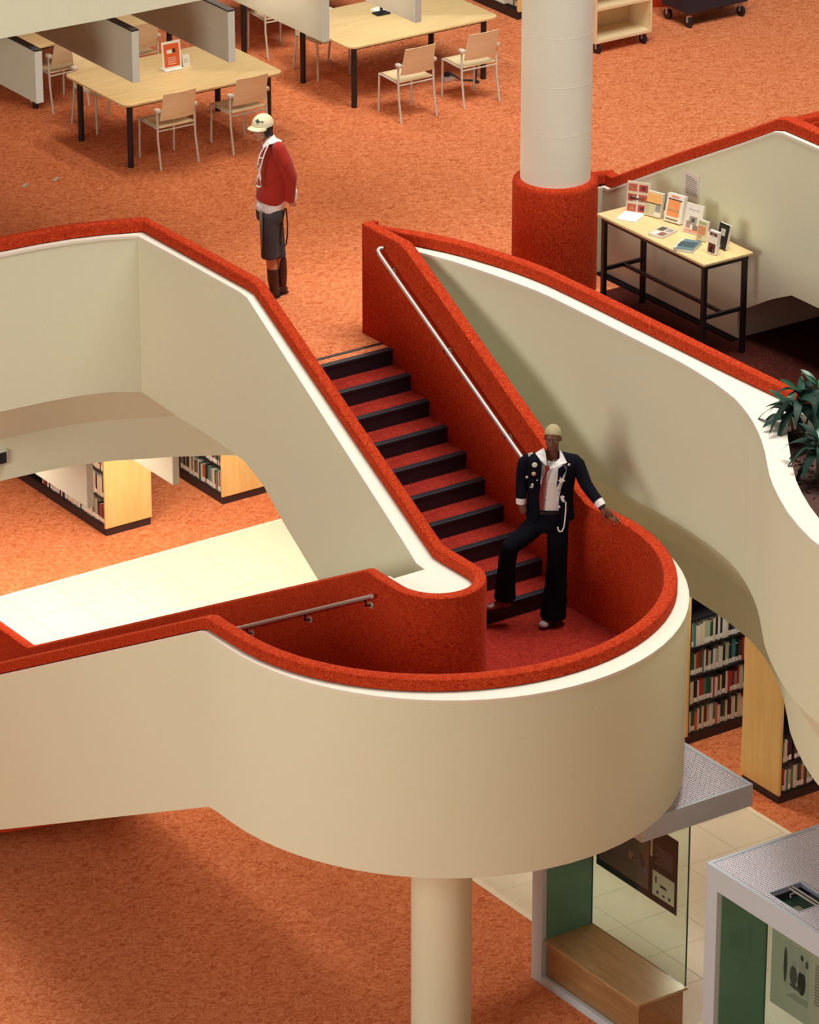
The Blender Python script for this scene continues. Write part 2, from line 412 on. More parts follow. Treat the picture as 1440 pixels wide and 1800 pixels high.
# the red cap goes on behind the planting bed
rows = [((2.77, y), (2.68, y), (2.66, y), CAP, -.3, -.3) for y in (-1.751, -3.0, -4.0, -7.0)]
parapet('wall_planter_back', rows, ledge=False)
PI_ = [(-1.75, 2.68), (-1.85, 2.60), (-1.98, 2.48), (-2.2, 2.30), (-2.45, 2.12), (-2.72, 1.93), (-3.10, 1.68), (-3.44, 1.51), (-3.79, 1.37), (-4.2, 1.30), (-5.4, 1.33), (-7, 1.6)]
rings = []; rl = []
for y in (-1.752, -1.85, -1.98, -2.08, -2.25, -2.45, -2.65, -2.85, -3.05, -3.25, -3.5, -3.75, -4.0, -4.3, -4.8, -5.4, -6.2, -7.0):
    a, b = xs_smooth(SL, y), xl(PI_, max(-7, min(-1.75, y)))
    rings.append([(a, y, .945), (b, y, .945), (b, y, .3), (b, y, -.3), (a, y, -.56)])
    rl.append([(a-.008, y, .968), (b, y, .968), (b, y, .944), (a-.008, y, .944)])
w = MB().ring_loft(rings).obj('wall_planter_front', M['plaster'], smooth=25); tag(w, kind='structure')
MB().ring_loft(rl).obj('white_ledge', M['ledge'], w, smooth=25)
beam('wall_beam_s_curve', [(xs_smooth(SL, y), y) for y in (-7, -6.2, -5.4, -4.7, -4.3, -4.0, -3.7, -3.4, -3.1, -2.85, -2.6, -2.35, -2.1, -1.85, -1.6, -1.35, -1.1, -.8, -.5, -.2, .3, .8, 1.4, 1.8, 2.2, 2.6, 3.0, 3.3)][::-1], .24, -.55, -.95, -1.37)
soil = [(xl(PI_, y)+.004, y) for y in (-1.9, -2.2, -2.6, -3.0, -3.4, -3.8, -4.3, -5.4, -7.0)]
g = MB().prism(soil+[(2.655, -7.0), (2.655, -1.9)], .55, .84).obj('planter_soil', M['soil'])
tag(g, 'brown bark mulch filling the curved white planter', 'soil', kind='stuff')
mb = MB()
for i in range(420):
    y = rnd.uniform(-5.2, -2.0); x = rnd.uniform(xl(PI_, y)+.02, 2.62); s_ = rnd.uniform(.012, .035); a = rnd.uniform(0, 6.3)
    c_, n_ = math.cos(a)*s_, math.sin(a)*s_; z = .84+rnd.uniform(0, .012)
    mb.add([(x-c_, y-n_, z), (x+n_*.5, y-c_*.5, z+.012), (x+c_, y+n_, z+.004), (x-n_*.5, y+c_*.5, z+.010), (x, y, z-.02)], [(0, 1, 2, 3), (0, 4, 1), (1, 4, 2), (2, 4, 3), (3, 4, 0)])
mb.obj('bark_chips', M['soil'], g)

# ---- upper floor slab
poly = [(-9, 24), (20, 24), (20, -8), (2.72, -8), (2.72, -1.4)] + [(xl(SI, y)-.03, y) for y in (-.5, .5, 1.11, 1.79, 2.15, 2.66, 3.15, 3.4)] + \
       [(2.0, 3.55), (2.0, Y1), (.38, Y1), (.38, 4.86), (0.0, 5.02), (-.31, 5.1), (-1.05, 5.18), (-2.2, 5.35), (-4, 5.4), (-9, 5.5)]
fl = MB().prism(poly, -.5, 0.0).obj('floor_upper', M['carpet']); tag(fl, kind='structure')
# rubber strip just before the first nosing
MB().box(.44, 1.96, Y1+.13, Y1+.175, 0.0, .004).obj('nosing_strip', M['rubber'], fl)

# dark walkway finish between the curved parapet and the rising stair, with a black base strip
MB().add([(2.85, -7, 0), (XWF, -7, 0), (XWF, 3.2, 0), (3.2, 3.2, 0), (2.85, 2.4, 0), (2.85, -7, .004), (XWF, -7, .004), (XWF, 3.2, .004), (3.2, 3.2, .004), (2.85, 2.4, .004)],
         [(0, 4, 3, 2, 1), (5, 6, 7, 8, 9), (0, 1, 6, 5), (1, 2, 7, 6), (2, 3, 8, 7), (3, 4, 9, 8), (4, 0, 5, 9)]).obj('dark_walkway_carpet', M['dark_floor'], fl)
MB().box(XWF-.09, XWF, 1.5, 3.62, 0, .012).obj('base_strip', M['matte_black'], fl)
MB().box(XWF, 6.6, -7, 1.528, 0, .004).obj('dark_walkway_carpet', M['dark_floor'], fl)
# ---- flights of steps
def flight(name, x0, x1, ytop, ztop, sgn, n):
    """sgn -1: descends towards -Y; +1: towards +Y"""
    # sawtooth carriage
    prof = []
    for i in range(n):
        prof += [(ytop+sgn*GOING*i, ztop-RISE*i-.02), (ytop+sgn*GOING*i, ztop-RISE*(i+1)-.02)]
    prof.append((ytop+sgn*(GOING*(n-1)), max(ztop-RISE*n-.35, ZL))); prof.append((ytop, ztop-.55))
    body = MB(); m = len(prof)
    body.add([(x0, y, z) for y, z in prof]+[(x1, y, z) for y, z in prof],
             [tuple(range(m))[::-1], tuple(range(m, 2*m))]+[(i, (i+1) % m, (i+1) % m+m, i+m) for i in range(m)])
    st = body.obj(name, M['plaster']); tag(st, kind='structure')
    tr = MB().box(x0, x1, 0, sgn*(GOING), -.02, 0).obj('tread', M['tread'], st)
    ri = MB().box(x0, x1, sgn*.001, sgn*.022, -RISE-.02+.001, -.018).obj('riser', M['rubber'], st)
    no = MB().bevel_box(x0, x1, min(-sgn*.045, sgn*.028), max(-sgn*.045, sgn*.028), -.030, .003, .006).obj('nosing', M['rubber'], st)
    for i in range(n):
        y, z = ytop+sgn*GOING*i, ztop-RISE*i
        r = ri if i == 0 else ri.copy(); q = no if i == 0 else no.copy()
        if i: COL.objects.link(r); COL.objects.link(q); r.parent = q.parent = st
        r.location = q.location = (0, y, z)
        if i < n-1:
            t = tr if i == 0 else tr.copy()
            if i: COL.objects.link(t); t.parent = st
            t.location = (0, y, z-RISE)
    return st
flight('stair_upper_flight', .43, 1.97, Y1, 0.0, -1, 10)
flight('stair_lower_flight', -1.91, -.40, .08, ZLAND, 1, 20)
# landing
yl = Y1-9*GOING
pl = [(EC[0]+1.97*math.cos(-math.pi*k/36), EC[1]+1.92*math.sin(-math.pi*k/36)) for k in range(37)]
pl += [(-1.91, .08), (-.35, .08), (-.35, -.2), (.40, -.2), (.40, yl), (1.98, yl)]
ld = MB().prism(pl, -1.8, ZLAND).obj('floor_landing', M['tread']); tag(ld, kind='structure')
pl = [(EC[0]+2.05*math.cos(-math.pi*k/36), EC[1]+2.13*math.sin(-math.pi*k/36)) for k in range(37)]
sf = MB().prism(pl+[(-2.0, .1), (2.1, yl)], -2.2, -1.81).obj('soffit_slab', M['plaster'], ld)
# column carrying the landing
c = MB().lathe([(.262, ZL), (.262, -2.21)], 40, -.34, -.98).obj('column_landing', M['plaster'], smooth=30); tag(c, kind='structure')

# ---- big round column on the upper floor
cx, cy = 4.13, 3.57
c = MB().lathe([(.335, 0), (.335, 9.0)], 56, cx, cy).obj('column_upper', M['column'], smooth=30); tag(c, kind='structure')
MB().lathe([(.34, .0), (.408, .0), (.408, 1.07), (.400, 1.10), (.385, 1.115), (.365, 1.12), (.34, 1.118)], 56, cx, cy).obj('carpet_base', M['lining'], c, smooth=40)
for z in (1.62, 2.1, 2.58, 3.06):      # faint pour joints of the column
    MB().lathe([(.30, z), (.3357, z), (.3357, z+.008), (.30, z+.008)], 56, cx, cy).obj('joint_ring', M['column'], c)
# a second, far column
c = MB().lathe([(.335, 0), (.335, 9.0)], 40, 10.42, 10.3).obj('column_far', M['column'], smooth=30); tag(c, kind='structure')
MB().lathe([(.34, 0), (.408, 0), (.408, .55), (.39, .6), (.34, .6)], 40, 10.42, 10.3).obj('carpet_base', M['lining'], c, smooth=40)

# ---- stair going up to the next floor, right
XW = 4.75
rows = []
def wrow(y, zc, zb): rows.append(((XW+.16, y), (XW+.035, y), (XW, y), zc, min(zb+.02, zc-.4), zb))
wrow(3.66, .99, 0.0); wrow(3.55, .99, 0.0); wrow(2.6, 1.50, 0); wrow(1.54, 2.045, 0); wrow(1.53, 2.05, .27); wrow(1.10, 2.28, .52)
wrow(.98, 2.31, .58); wrow(.76, 2.31, .68); wrow(-.6, 2.31, .68); wrow(-4.0, 2.31, .68)
parapet('wall_up_stair', rows)
rows = [((6.6, y), (6.73, y), (6.76, y), zc, 0.0, zb) for y, zc, zb in ((3.66, .99, 0), (3.55, .99, 0), (1.54, 2.045, 0), (1.10, 2.28, .52), (.98, 2.31, .58), (-4.0, 2.31, .68))]
parapet('wall_up_stair_far', rows)
rows = [((x, 3.72), (x, 3.60), (x, 3.57), CAP, 0.0, 0.0) for x in (6.76, 9.0, 16.0)]
parapet('wall_right_far', rows)
# short link between column base and stair wall
rows = [((4.45, 3.75), (4.45, 3.63), (4.45, 3.60), 1.03, 0, 0), ((4.60, 3.75), (4.60, 3.64), (4.60, 3.61), 1.02, 0, 0), ((4.92, 3.72), (4.90, 3.66), (4.90, 3.65), .99, 0, 0)]
parapet('wall_link', rows, ledge=False)
o = MB().box(XW+.02, 6.6, 1.53, 1.65, 0, .72).obj('wall_under_stair', M['plaster']); tag(o, kind='structure')
o = MB()
prof = []
for i in range(9): prof += [(3.6-GOING*i, RISE*i), (3.6-GOING*i, RISE*(i+1))]
prof += [(-4.0, 9*RISE), (-4.0, .78), (.80, .78), (1.52, .42), (1.66, .42), (1.66, .0), (3.6, -.001)]
m = len(prof)
o.add([(XW+.1, y, z) for y, z in prof]+[(6.62, y, z) for y, z in prof], [tuple(range(m))[::-1], tuple(range(m, 2*m))]+[(i, (i+1) % m, (i+1) % m+m, i+m) for i in range(m)])
uf = o.obj('stair_up_flight', M['tread']); tag(uf, kind='structure')
MB().add([(XW+.05, -4, .70), (6.6, -4, .70), (6.6, .78, .70), (XW+.05, .78, .70), (6.6, 1.53, .30), (XW+.05, 1.53, .30), (XW+.05, -4, .76), (6.6, -4, .76), (6.6, .80, .76), (XW+.05, .80, .76), (6.6, 1.53, .38), (XW+.05, 1.53, .38)],
         [(0, 1, 2, 3), (3, 2, 4, 5), (6, 9, 8, 7), (9, 11, 10, 8), (0, 6, 7, 1), (0, 3, 9, 6), (3, 5, 11, 9), (1, 7, 8, 2), (2, 8, 10, 4), (5, 4, 10, 11)]).obj('soffit', M['plaster'], uf)

# ---- floor slab of the storey above: edge parapet seen top left
UP = 4.65
AX = [(-7, 4.95), (-4.0, 4.9), (-1.15, 4.74), (-.13, 4.69), (.9, 4.68), (2.5, 4.72), (4.9, 4.8)]
sl = MB().prism([(x, y+.02) for x, y in AX]+[(4.9, 24), (-7, 24)], UP-.6, UP).obj('ceiling_upper', M['plaster']); tag(sl, kind='structure')
rings = [[(x, y, 3.15), (x, y, 5.6), (x, y+.25, 5.6), (x, y+.25, 3.15)] for x, y in AX]
o = MB().ring_loft(rings).obj('wall_fascia_above', M['plaster'], smooth=20); tag(o, kind='structure')

# ---- lower floor: carpet, tile aisle, edge strips
lo = MB().box(-14, 20, -14, 24, ZL-.2, ZL).obj('floor_lower', M['carpet']); tag(lo, kind='structure')
base = MB().box(1.66, 4.58, -8, 9.14, ZL, ZL+.003)
base.box(-4.5, 1.66, 6.6, 9.14, ZL, ZL+.003)
jb = base.obj('tile_bed', M['grout'], lo)
T = .584
tile = None
def put_tile(x, y):
    global tile
    if tile is None:
        tile = MB().bevel_box(.002, T-.002, .002, T-.002, 0, .008, .002).obj('floor_tile', M['tile'], lo); t = tile
    else:
        t = tile.copy(); COL.objects.link(t); t.parent = lo
    t.location = (x, y, ZL+.001)
for i in range(5):
    for j in range(26): put_tile(1.66+i*T, 9.14-(j+1)*T)
for i in range(10):
    for j in range(4): put_tile(1.66-(i+1)*T, 9.14-(j+1)*T)
MB().bevel_box(1.60, 1.665, -8, 6.8, ZL, ZL+.014, .004).obj('edge_strip', M['strip'], lo)
MB().bevel_box(4.58, 4.64, -8, 9.14, ZL, ZL+.014, .004).obj('edge_strip', M['strip'], lo)
MB().bevel_box(-4.5, 4.64, 9.14, 9.20, ZL, ZL+.014, .004).obj('edge_strip', M['strip'], lo)

# ---- unseen walls added round the lower storey to darken its floor
for nm, bx in (('shade_wall_left', (-13.2, -13.0, -13, 23, ZL, -.5)), ('shade_wall_front', (-13, 19, -13.2, -13.0, ZL, -.5)), ('shade_wall_right', (19, 19.2, -13, 23, ZL, -.5)), ('shade_wall_back', (-13, 19, 23, 23.2, ZL, -.5))):
    tag(MB().box(*bx).obj(nm, M['plaster']), kind='structure')

# ================================================================ THINGS
# ---- hanging baffles
def baffle(x, y0, y1, z0, z1, label, group, mat='baffle', edge='greypaint'):
    e = empty('hanging_baffle', (x, y0, z0), label, 'baffle', group)
    h = z1-z0
    MB().bevel_box(-.035, .035, .012, y1-y0, 0, h-.012, .004).obj('panel', M[mat], e)
    MB().bevel_box(-.037, .037, 0, .014, 0, h, .004).obj('end_strip', M[edge], e)
    MB().box(-.037, .037, 0, y1-y0, h-.012, h+.002).obj('top_trim', M['baffle_edge'], e)
    for y in (.9, 2.6): MB().tube([(0, y, h), (0, y, h+1.05)], .006, 6).obj('hanger_rod', M['steel'], e)
for x, lab in ((-.81, 'grey fabric baffle hanging at the left picture edge, lowest of the row'),
               (.20, 'grey fabric baffle hanging over the left end of the nearest reading table'),
               (1.23, 'grey fabric baffle hanging above the orange table sign'),
               (2.27, 'large grey fabric baffle hanging between the two reading tables'),
               (3.31, 'grey fabric baffle hanging over the table with the black gadget'),
               (4.34, 'grey fabric baffle hanging just beside the round white column')):
    baffle(x, 4.67, 8.9, 2.5, 3.0, lab, 'grey fabric baffles under the storey above')
for x, lab in ((.17, 'lamp-brightened baffle hanging in front of the left lower bookcase'),
               (1.14, 'lamp-brightened baffle hanging between the two lower bookcases')):
    baffle(x, 5.68, 9.2, -2.09, -1.60, lab, 'lamp-brightened baffles over the lower floor', 'baffle_lit')

# ---- ceiling lamps of the lower reading area and of the upper reading area (unseen fittings between the baffles)
def ceiling_lamp(x, y, z, power, label, ln=1.2):
    e = empty('ceiling_lamp', (x, y, z), label, 'lamp', 'strip lamps between the baffles')
    MB().bevel_box(-.12, .12, -ln/2, ln/2, .015, .10, .01).obj('housing', M['white'], e)
    MB().box(-.10, .10, -ln/2+.03, ln/2-.03, .0, .016).obj('diffuser', M['glow'], e)
    MB().tube([(0, 0, .1), (0, 0, .55)], .01, 6).obj('stem', M['steel'], e)
    l = area_light('lamp_light', (x, y, z-.02), .2, power, (1.0, .90, .70), size_y=ln)
    l.parent = e; l.location = (0, 0, -.02)
i = 0
for x in (-.35, .66, 1.7, 2.9, 4.1):
    for y in (7.3, 8.9):
        i += 1
        ceiling_lamp(x, y, -1.25, 35, 'strip lamp above the lower bookcases, row %s, %s' % (('far left', 'second', 'third', 'fourth', 'far right')[(i-1)//2], 'near end' if y < 8 else 'far end'))
for x, y, lab in ((2.75, 9.2, 'strip lamp over the near reading table'), (5.6, 9.5, 'strip lamp over the right reading table'), (3.8, 9.2, 'strip lamp over the right half of the near reading table')):
    ceiling_lamp(x, y, 3.4, 24, lab)

for x, lab in ((1.75, 'added strip lamp between the second and third baffle'), (2.79, 'added strip lamp between the third and fourth baffle'), (3.83, 'added strip lamp between the fourth baffle and the column')):
    ceiling_lamp(x, 5.7, 3.3, 15, lab)  # unseen lamps added to brighten the carpet behind the stair head
for x, y, lab in ((4.75, 1.75, 'strip lamp over the bookcase aisle right of the landing'), (5.9, 1.75, 'strip lamp over the right end of the bookcase aisle'), (5.6, -.3, 'strip lamp before the bookcase at the right edge')):
    ceiling_lamp(x, y, -1.30, 28, lab, .9)
# ---- reading tables
def reading_table(x0, y0, label):
    e = empty('reading_table', (x0, y0, 0), label, 'table', 'reading tables on the upper floor')
    W, D, r = 1.94, 1.25, .10
    pts = []
    for (cx_, cy_, a0) in ((W-r, D-r, 0), (r, D-r, 90), (r, r, 180), (W-r, r, 270)):
        for k in range(7):
            a = math.radians(a0+15*k); pts.append((cx_+r*math.cos(a), cy_+r*math.sin(a)))
    rings = []
    for z, s in ((.690, .012), (.694, .003), (.705, 0), (.716, .003), (.720, .012)):
        rings.append([(W/2+(px-W/2)*(1-2*s/W), D/2+(py-D/2)*(1-2*s/D), z) for px, py in pts])
    MB().ring_loft(rings).obj('tabletop', M['wood'], e, smooth=40)
    MB().box(.14, W-.14, .14, .165, .63, .69).box(.14, W-.14, D-.165, D-.14, .63, .69).box(.14, .165, .165, D-.165, .63, .69).box(W-.165, W-.14, .165, D-.165, .63, .69).obj('apron', M['dark'], e)
    for lx in (.13, W-.13):
        for ly in (.13, D-.13):
            MB().tube([(lx, ly, 0), (lx, ly, .69)], .032, 14).obj('leg', M['dark'], e, smooth=40)
    return e
reading_table(2.42, 8.62, 'large blond wood reading table carrying the orange sign')
reading_table(5.35, 8.88, 'blond wood reading table with a black gadget on top')
reading_table(2.55, 10.78, 'blond wood reading table at the back left, behind the baffles')
reading_table(5.35, 11.05, 'blond wood reading table farthest back, under the big baffle')

# ---- chairs
def make_chair():
    e = empty('reading_chair', (0, 0, 0), 'x', 'chair', 'blond wood chairs at the reading tables')
    # seat: dished plywood
    def sheet(nu, nv, fn, th):
        v = []; f = []
        for s_ in (0, 1):
            for i in range(nu+1):
                for j in range(nv+1):
                    p, n = fn(i/nu, j/nv); v.append(tuple(np.array(p)-np.array(n)*th*s_))
        N = (nu+1)*(nv+1)
        for i in range(nu):
            for j in range(nv):
                a = i*(nv+1)+j; b = a+1; c_ = a+nv+2; d = a+nv+1
                f.append((a, b, c_, d)); f.append((a+N, d+N, c_+N, b+N))
        edge = [(i, 0) for i in range(nu)]+[(nu, j) for j in range(nv)]+[(i, nv) for i in range(nu, 0, -1)]+[(0, j) for j in range(nv, 0, -1)]
        ids = [i*(nv+1)+j for i, j in edge]
        for k in range(len(ids)): a, b = ids[k], ids[(k+1) % len(ids)]; f.append((a, a+N, b+N, b))
        return v, f
    def seat(u, v):
        x = (u-.5)*.41*(1-.10*v*v); y = -.20+.42*v
        z = .445 - .018*math.sin(math.pi*v)*(1-(2*u-1)**2)+(-.02*max(0, v-.85)/.15)
        return (x, y, z), (0, 0, 1)
    def back(u, v):
        w = .40*(1-.06*v); x = (u-.5)*w
        y = -.20-.075*v-.02*(1-(2*u-1)**2); z = .515+.305*v
        return (x, y, z), (0, 1, 0)
    v, f = sheet(8, 8, seat, .014); MB().add(v, f).obj('seat', M['ply'], e, smooth=50)
    v, f = sheet(8, 6, back, .014); MB().add(v, f).obj('backrest', M['ply'], e, smooth=50)
    for s_ in (-1, 1):
        MB().tube([(s_*.225, -.255, 0), (s_*.222, -.20, .30), (s_*.222, -.19, .62)], .012, 8).obj('leg', M['greypaint'], e, smooth=50)
        MB().tube([(s_*.205, .205, 0), (s_*.205, .195, .43)], .012, 8).obj('leg', M['greypaint'], e, smooth=50)
        MB().bevel_box(min(s_*.190, s_*.245), max(s_*.190, s_*.245), -.235, -.155, .60, .645, .014).obj('bracket', M['greypaint'], e, smooth=50)
        MB().tube([(s_*.205, .19, .425), (s_*.222, -.195, .425)], .009, 8).obj('side_rail', M['greypaint'], e)
    MB().tube([(-.222, -.195, .40), (.222, -.195, .40)], .009, 8).obj('rear_rail', M['greypaint'], e)
    return e
ch0 = make_chair(); first = True
for (x, y, rz, lab) in ((2.98, 8.74, 0, 'blond wood chair with its back to us, left at the sign table'),
                        (3.84, 8.72, 0, 'blond wood chair right at the sign table, behind the red sweater person'),
                        (5.82, 8.54, 0, 'blond wood chair, left of the two at the right table'),
                        (6.65, 8.56, 0, 'blond wood chair, right of the two, next to the floor cable'),
                        (2.98, 10.02, math.pi, 'blond wood chair tucked in on the far left side of the sign table'),
                        (2.95, 10.90, 0, 'blond wood chair between the sign table and the back left table, leftmost'),
                        (3.84, 10.86, 0, 'blond wood chair standing behind the orange table sign'),
                        (5.85, 10.16, math.pi, 'blond wood chair on the far side of the right table, mostly legs showing'),
                        (5.83, 11.12, 0, 'blond wood chair far back below the big baffle, only its legs showing')):
    c = ch0 if first else copy_tree(ch0); first = False
    c.location = (x, y, 0); c.rotation_euler = (0, 0, rz+rnd.uniform(-.06, .06)); c['label'] = lab

# ---- things on the reading tables and their floor sockets
e = empty('table_sign', (3.43, 9.33, .72), 'orange and white notice in an upright stand on the reading table', 'sign', rz=-.05)
def tilt_panel(mb, x0, x1, z0, z1, d, y=0.0, lean=.12):
    """thin upright panel facing -Y leaning back"""
    return mb.add([(x0, y+lean*z0, z0), (x1, y+lean*z0, z0), (x1, y+lean*z1, z1), (x0, y+lean*z1, z1),
                   (x0, y+d+lean*z0, z0), (x1, y+d+lean*z0, z0), (x1, y+d+lean*z1, z1), (x0, y+d+lean*z1, z1)],
                  [(0, 1, 2, 3), (4, 7, 6, 5), (0, 4, 5, 1), (1, 5, 6, 2), (2, 6, 7, 3), (3, 7, 4, 0)])
tilt_panel(MB(), -.11, .11, .012, .30, .006).obj('frame', M['paper'], e)
MB().bevel_box(-.11, .11, -.05, .09, 0, .014, .004).obj('foot', M['white'], e)
tilt_panel(MB(), -.090, .090, .035, .275, .001, -.0015).obj('poster', colour((.78, .13, .03)), e)
tilt_panel(MB(), -.055, .005, .175, .215, .001, -.003).obj('white_emblem', M['paper'], e)
tilt_panel(MB(), .012, .045, .178, .222, .001, -.003).obj('black_emblem', colour((.03, .02, .02)), e)
for k in range(4): tilt_panel(MB(), -.05, .05-.01*(k % 2), .060+.022*k, .068+.022*k, .001, -.003).obj('print_line', colour((.95, .72, .62)), e)
e = empty('folded_card', (3.60, 9.36, .72), 'small white folded card next to the orange sign', 'card', rz=.1)
tilt_panel(MB(), -.045, .045, 0, .125, .002, -.03, .2).obj('front', M['paper'], e)
tilt_panel(MB(), -.045, .045, 0, .125, .002, .026, -.2).obj('back', M['paper'], e)
tilt_panel(MB(), -.03, .03, .05, .058, .0008, -.0312, .2).obj('print_line', colour((.4, .38, .36)), e)
tilt_panel(MB(), -.03, .02, .075, .083, .0008, -.0312, .2).obj('print_line', colour((.4, .38, .36)), e)
e = empty('desk_gadget', (6.27, 9.66, .72), 'small black gadget with an upright post on the right reading table', 'gadget')
MB().bevel_box(-.085, .085, -.06, .06, 0, .018, .006).obj('base', M['dark'], e)
MB().tube([(0, 0, .018), (.01, .01, .09)], .018, 10).obj('post', M['dark'], e)
MB().ellipsoid((.012, .012, .10), (.032, .026, .022)).obj('head', M['dark'], e, smooth=60)
p = MB().box(-.13, .13, -.09, .09, 0, .003).obj('paper_sheet', M['paper'], None, None, (6.40, 9.80, .721), .3); tag(p, 'white paper sheet beside the black gadget', 'paper')
e = empty('floor_socket', (6.80, 9.17, 0), 'grey floor socket box with a plug beside the right chair', 'socket')
MB().bevel_box(-.07, .07, -.05, .05, 0, .05, .008).obj('box', M['steel'], e)
MB().bevel_box(-.03, .03, -.02, .03, .05, .09, .008).obj('plug', M['dark'], e)
mb = MB(); pts = []
for k in range(25):
    t = k/24
    pts.append((lerp(6.80, 7.15, t)+.10*math.sin(t*5), lerp(9.18, 8.98, t)-.16*math.sin(math.pi*t), .014+.09*max(0, 1-t*7)+.25*max(0, (t-.9)*10)**2))
c = mb.tube(pts, .011, 8).obj('power_cable', M['dark'], None, 50); tag(c, 'black power cable looping over the carpet to the table leg', 'cable')
for (x, y, lab) in ((1.38, 8.89, 'flat metal floor socket cover, left of the pair in the carpet'), (1.73, 8.87, 'flat metal floor socket cover, right of the pair in the carpet')):
    e = empty('socket_cover', (x, y, 0), lab, 'socket', 'floor socket covers', rz=.6)
    MB().bevel_box(-.06, .06, -.022, .022, 0, .006, .002).obj('plate', M['steel'], e)
    MB().box(-.04, .04, -.010, .010, .006, .009).obj('flap', M['greypaint'], e)

# ---- wooden book cart and dark bin truck at the back
e = empty('book_cart', (8.62, 8.95, 0), 'pale wooden two-shelf book cart on black casters by the column', 'cart')
def caster(parent, x, y, r=.055):
    w = MB()
    rings = [[(x+dx, y+r*math.cos(a), r+r*math.sin(a)) for a in [2*math.pi*k/16 for k in range(16)]] for dx in (-.018, .018)]
    w.ring_loft(rings).obj('caster', M['dark'], parent, smooth=40)
    MB().box(x-.026, x+.026, y-.012, y+.012, r, 2*r+.02).obj('caster_fork', M['steel'], parent)
W, D, H = .78, .42, 1.05
for x in (0, W-.025): MB().box(x, x+.025, 0, D, .13, H).obj('side_panel', M['ply'], e)
for z in (.13, .50, .87): MB().box(.025, W-.025, 0, D, z, z+.028).obj('shelf', M['ply'], e)
MB().box(.025, W-.025, D-.015, D, .13, H).obj('back_panel', M['ply'], e)
for x in (.07, W-.08):
    for y in (.05, D-.05): caster(e, x, y)
e = empty('bin_truck', (10.02, 9.10, 0), 'dark blue bin truck with four casters at the upper right', 'truck')
MB().bevel_box(0, .86, 0, .5, .17, .62, .02).obj('bin_body', simple('dark_blue_plastic', (.015, .018, .035), .5), e)
MB().bevel_box(-.015, .875, -.015, .515, .60, .635, .008).obj('rim', M['dark'], e)
for x in (.06, .80):
    for y in (.06, .44): caster(e, x, y, .06)

# ---- bookcases and books
BOOKC = [('red', (.45, .04, .03)), ('dark red', (.15, .015, .015)), ('orange', (.55, .14, .04)), ('white', (.76, .74, .68)), ('cream', (.70, .65, .50)),
         ('black', (.015, .015, .018)), ('navy', (.02, .03, .07)), ('teal', (.04, .24, .25)), ('dark green', (.02, .09, .05)), ('grey', (.25, .25, .24)), ('brown', (.14, .06, .03)), ('pale green', (.42, .50, .36))]
_bm = {}
def book_meshes():
    for k, (w, h) in enumerate(((.020, .225), (.028, .240), (.036, .215), (.045, .250))):
        d = .16+.012*k
        # unit book: spine faces -Y at y = 0, standing on z = 0
        _bm[k] = (w, h, d, new_mesh('book_block', *(lambda b: (b.v, b.f))(MB().box(.002, w-.002, .004, d-.004, .003, h-.003))),
                  new_mesh('book_cover', *(lambda b: (b.v, b.f))(MB().box(0, w, 0, .003, 0, h).box(0, .002, .003, d, 0, h).box(w-.002, w, .003, d, 0, h))),
                  new_mesh('spine_label', *(lambda b: (b.v, b.f))(MB().box(.002, w-.002, -.0012, 0, .012, .062))))
book_meshes()
_cov = {}
ORD = ['first', 'second', 'third', 'fourth', 'fifth', 'sixth', 'seventh', 'eighth', 'ninth', 'tenth', 'eleventh', 'twelfth', 'thirteenth', 'fourteenth', 'fifteenth',
       'sixteenth', 'seventeenth', 'eighteenth', 'nineteenth', 'twentieth', 'twenty-first', 'twenty-second', 'twenty-third', 'twenty-fourth', 'twenty-fifth', 'twenty-sixth',
       'twenty-seventh', 'twenty-eighth', 'twenty-ninth', 'thirtieth', 'thirty-first', 'thirty-second', 'thirty-third', 'thirty-fourth', 'thirty-fifth', 'thirty-sixth', 'thirty-seventh', 'thirty-eighth', 'thirty-ninth', 'fortieth']
def fill_shelf(org, dirv, rot, length, z, where, seed, side_word, limit=40):
    """a row of single books from org along dirv; rot turns the spine outwards"""
    r = random.Random(seed); t = .005; n = 0
    while n < limit:
        k = r.choice((0, 0, 1, 1, 1, 2, 2, 3)); w, h, d, block, cover, lab = _bm[k]
        if t+w > length: break
        cn, cc = r.choice(BOOKC+[BOOKC[3], BOOKC[3], BOOKC[4], BOOKC[11]])
        key = (k, cn)
        if key not in _cov:
            me = cover.copy(); me.materials.clear(); me.materials.append(colour(cc, .45)); _cov[key] = me
        x, y = org[0]+dirv[0]*t, org[1]+dirv[1]*t
        if rot < 0 or rot > 3: x, y = org[0]+dirv[0]*(t+w), org[1]+dirv[1]*(t+w)
        e = empty('book', (x, y, z), '%s book, %s from %s, %s' % (cn, ORD[n], side_word, where), 'book', 'books on the '+where, rz=rot)
        e.scale = (1, 1, r.uniform(.92, 1.08))
        link('pages', block, M['paper'], e); link('cover', _cov[key], None, e)
        if r.random() < .85 and cn not in ('white', 'cream'): link('spine_label', lab, M['paper'], e)
        t += w+.0012; n += 1
        if r.random() < .03: t += .03

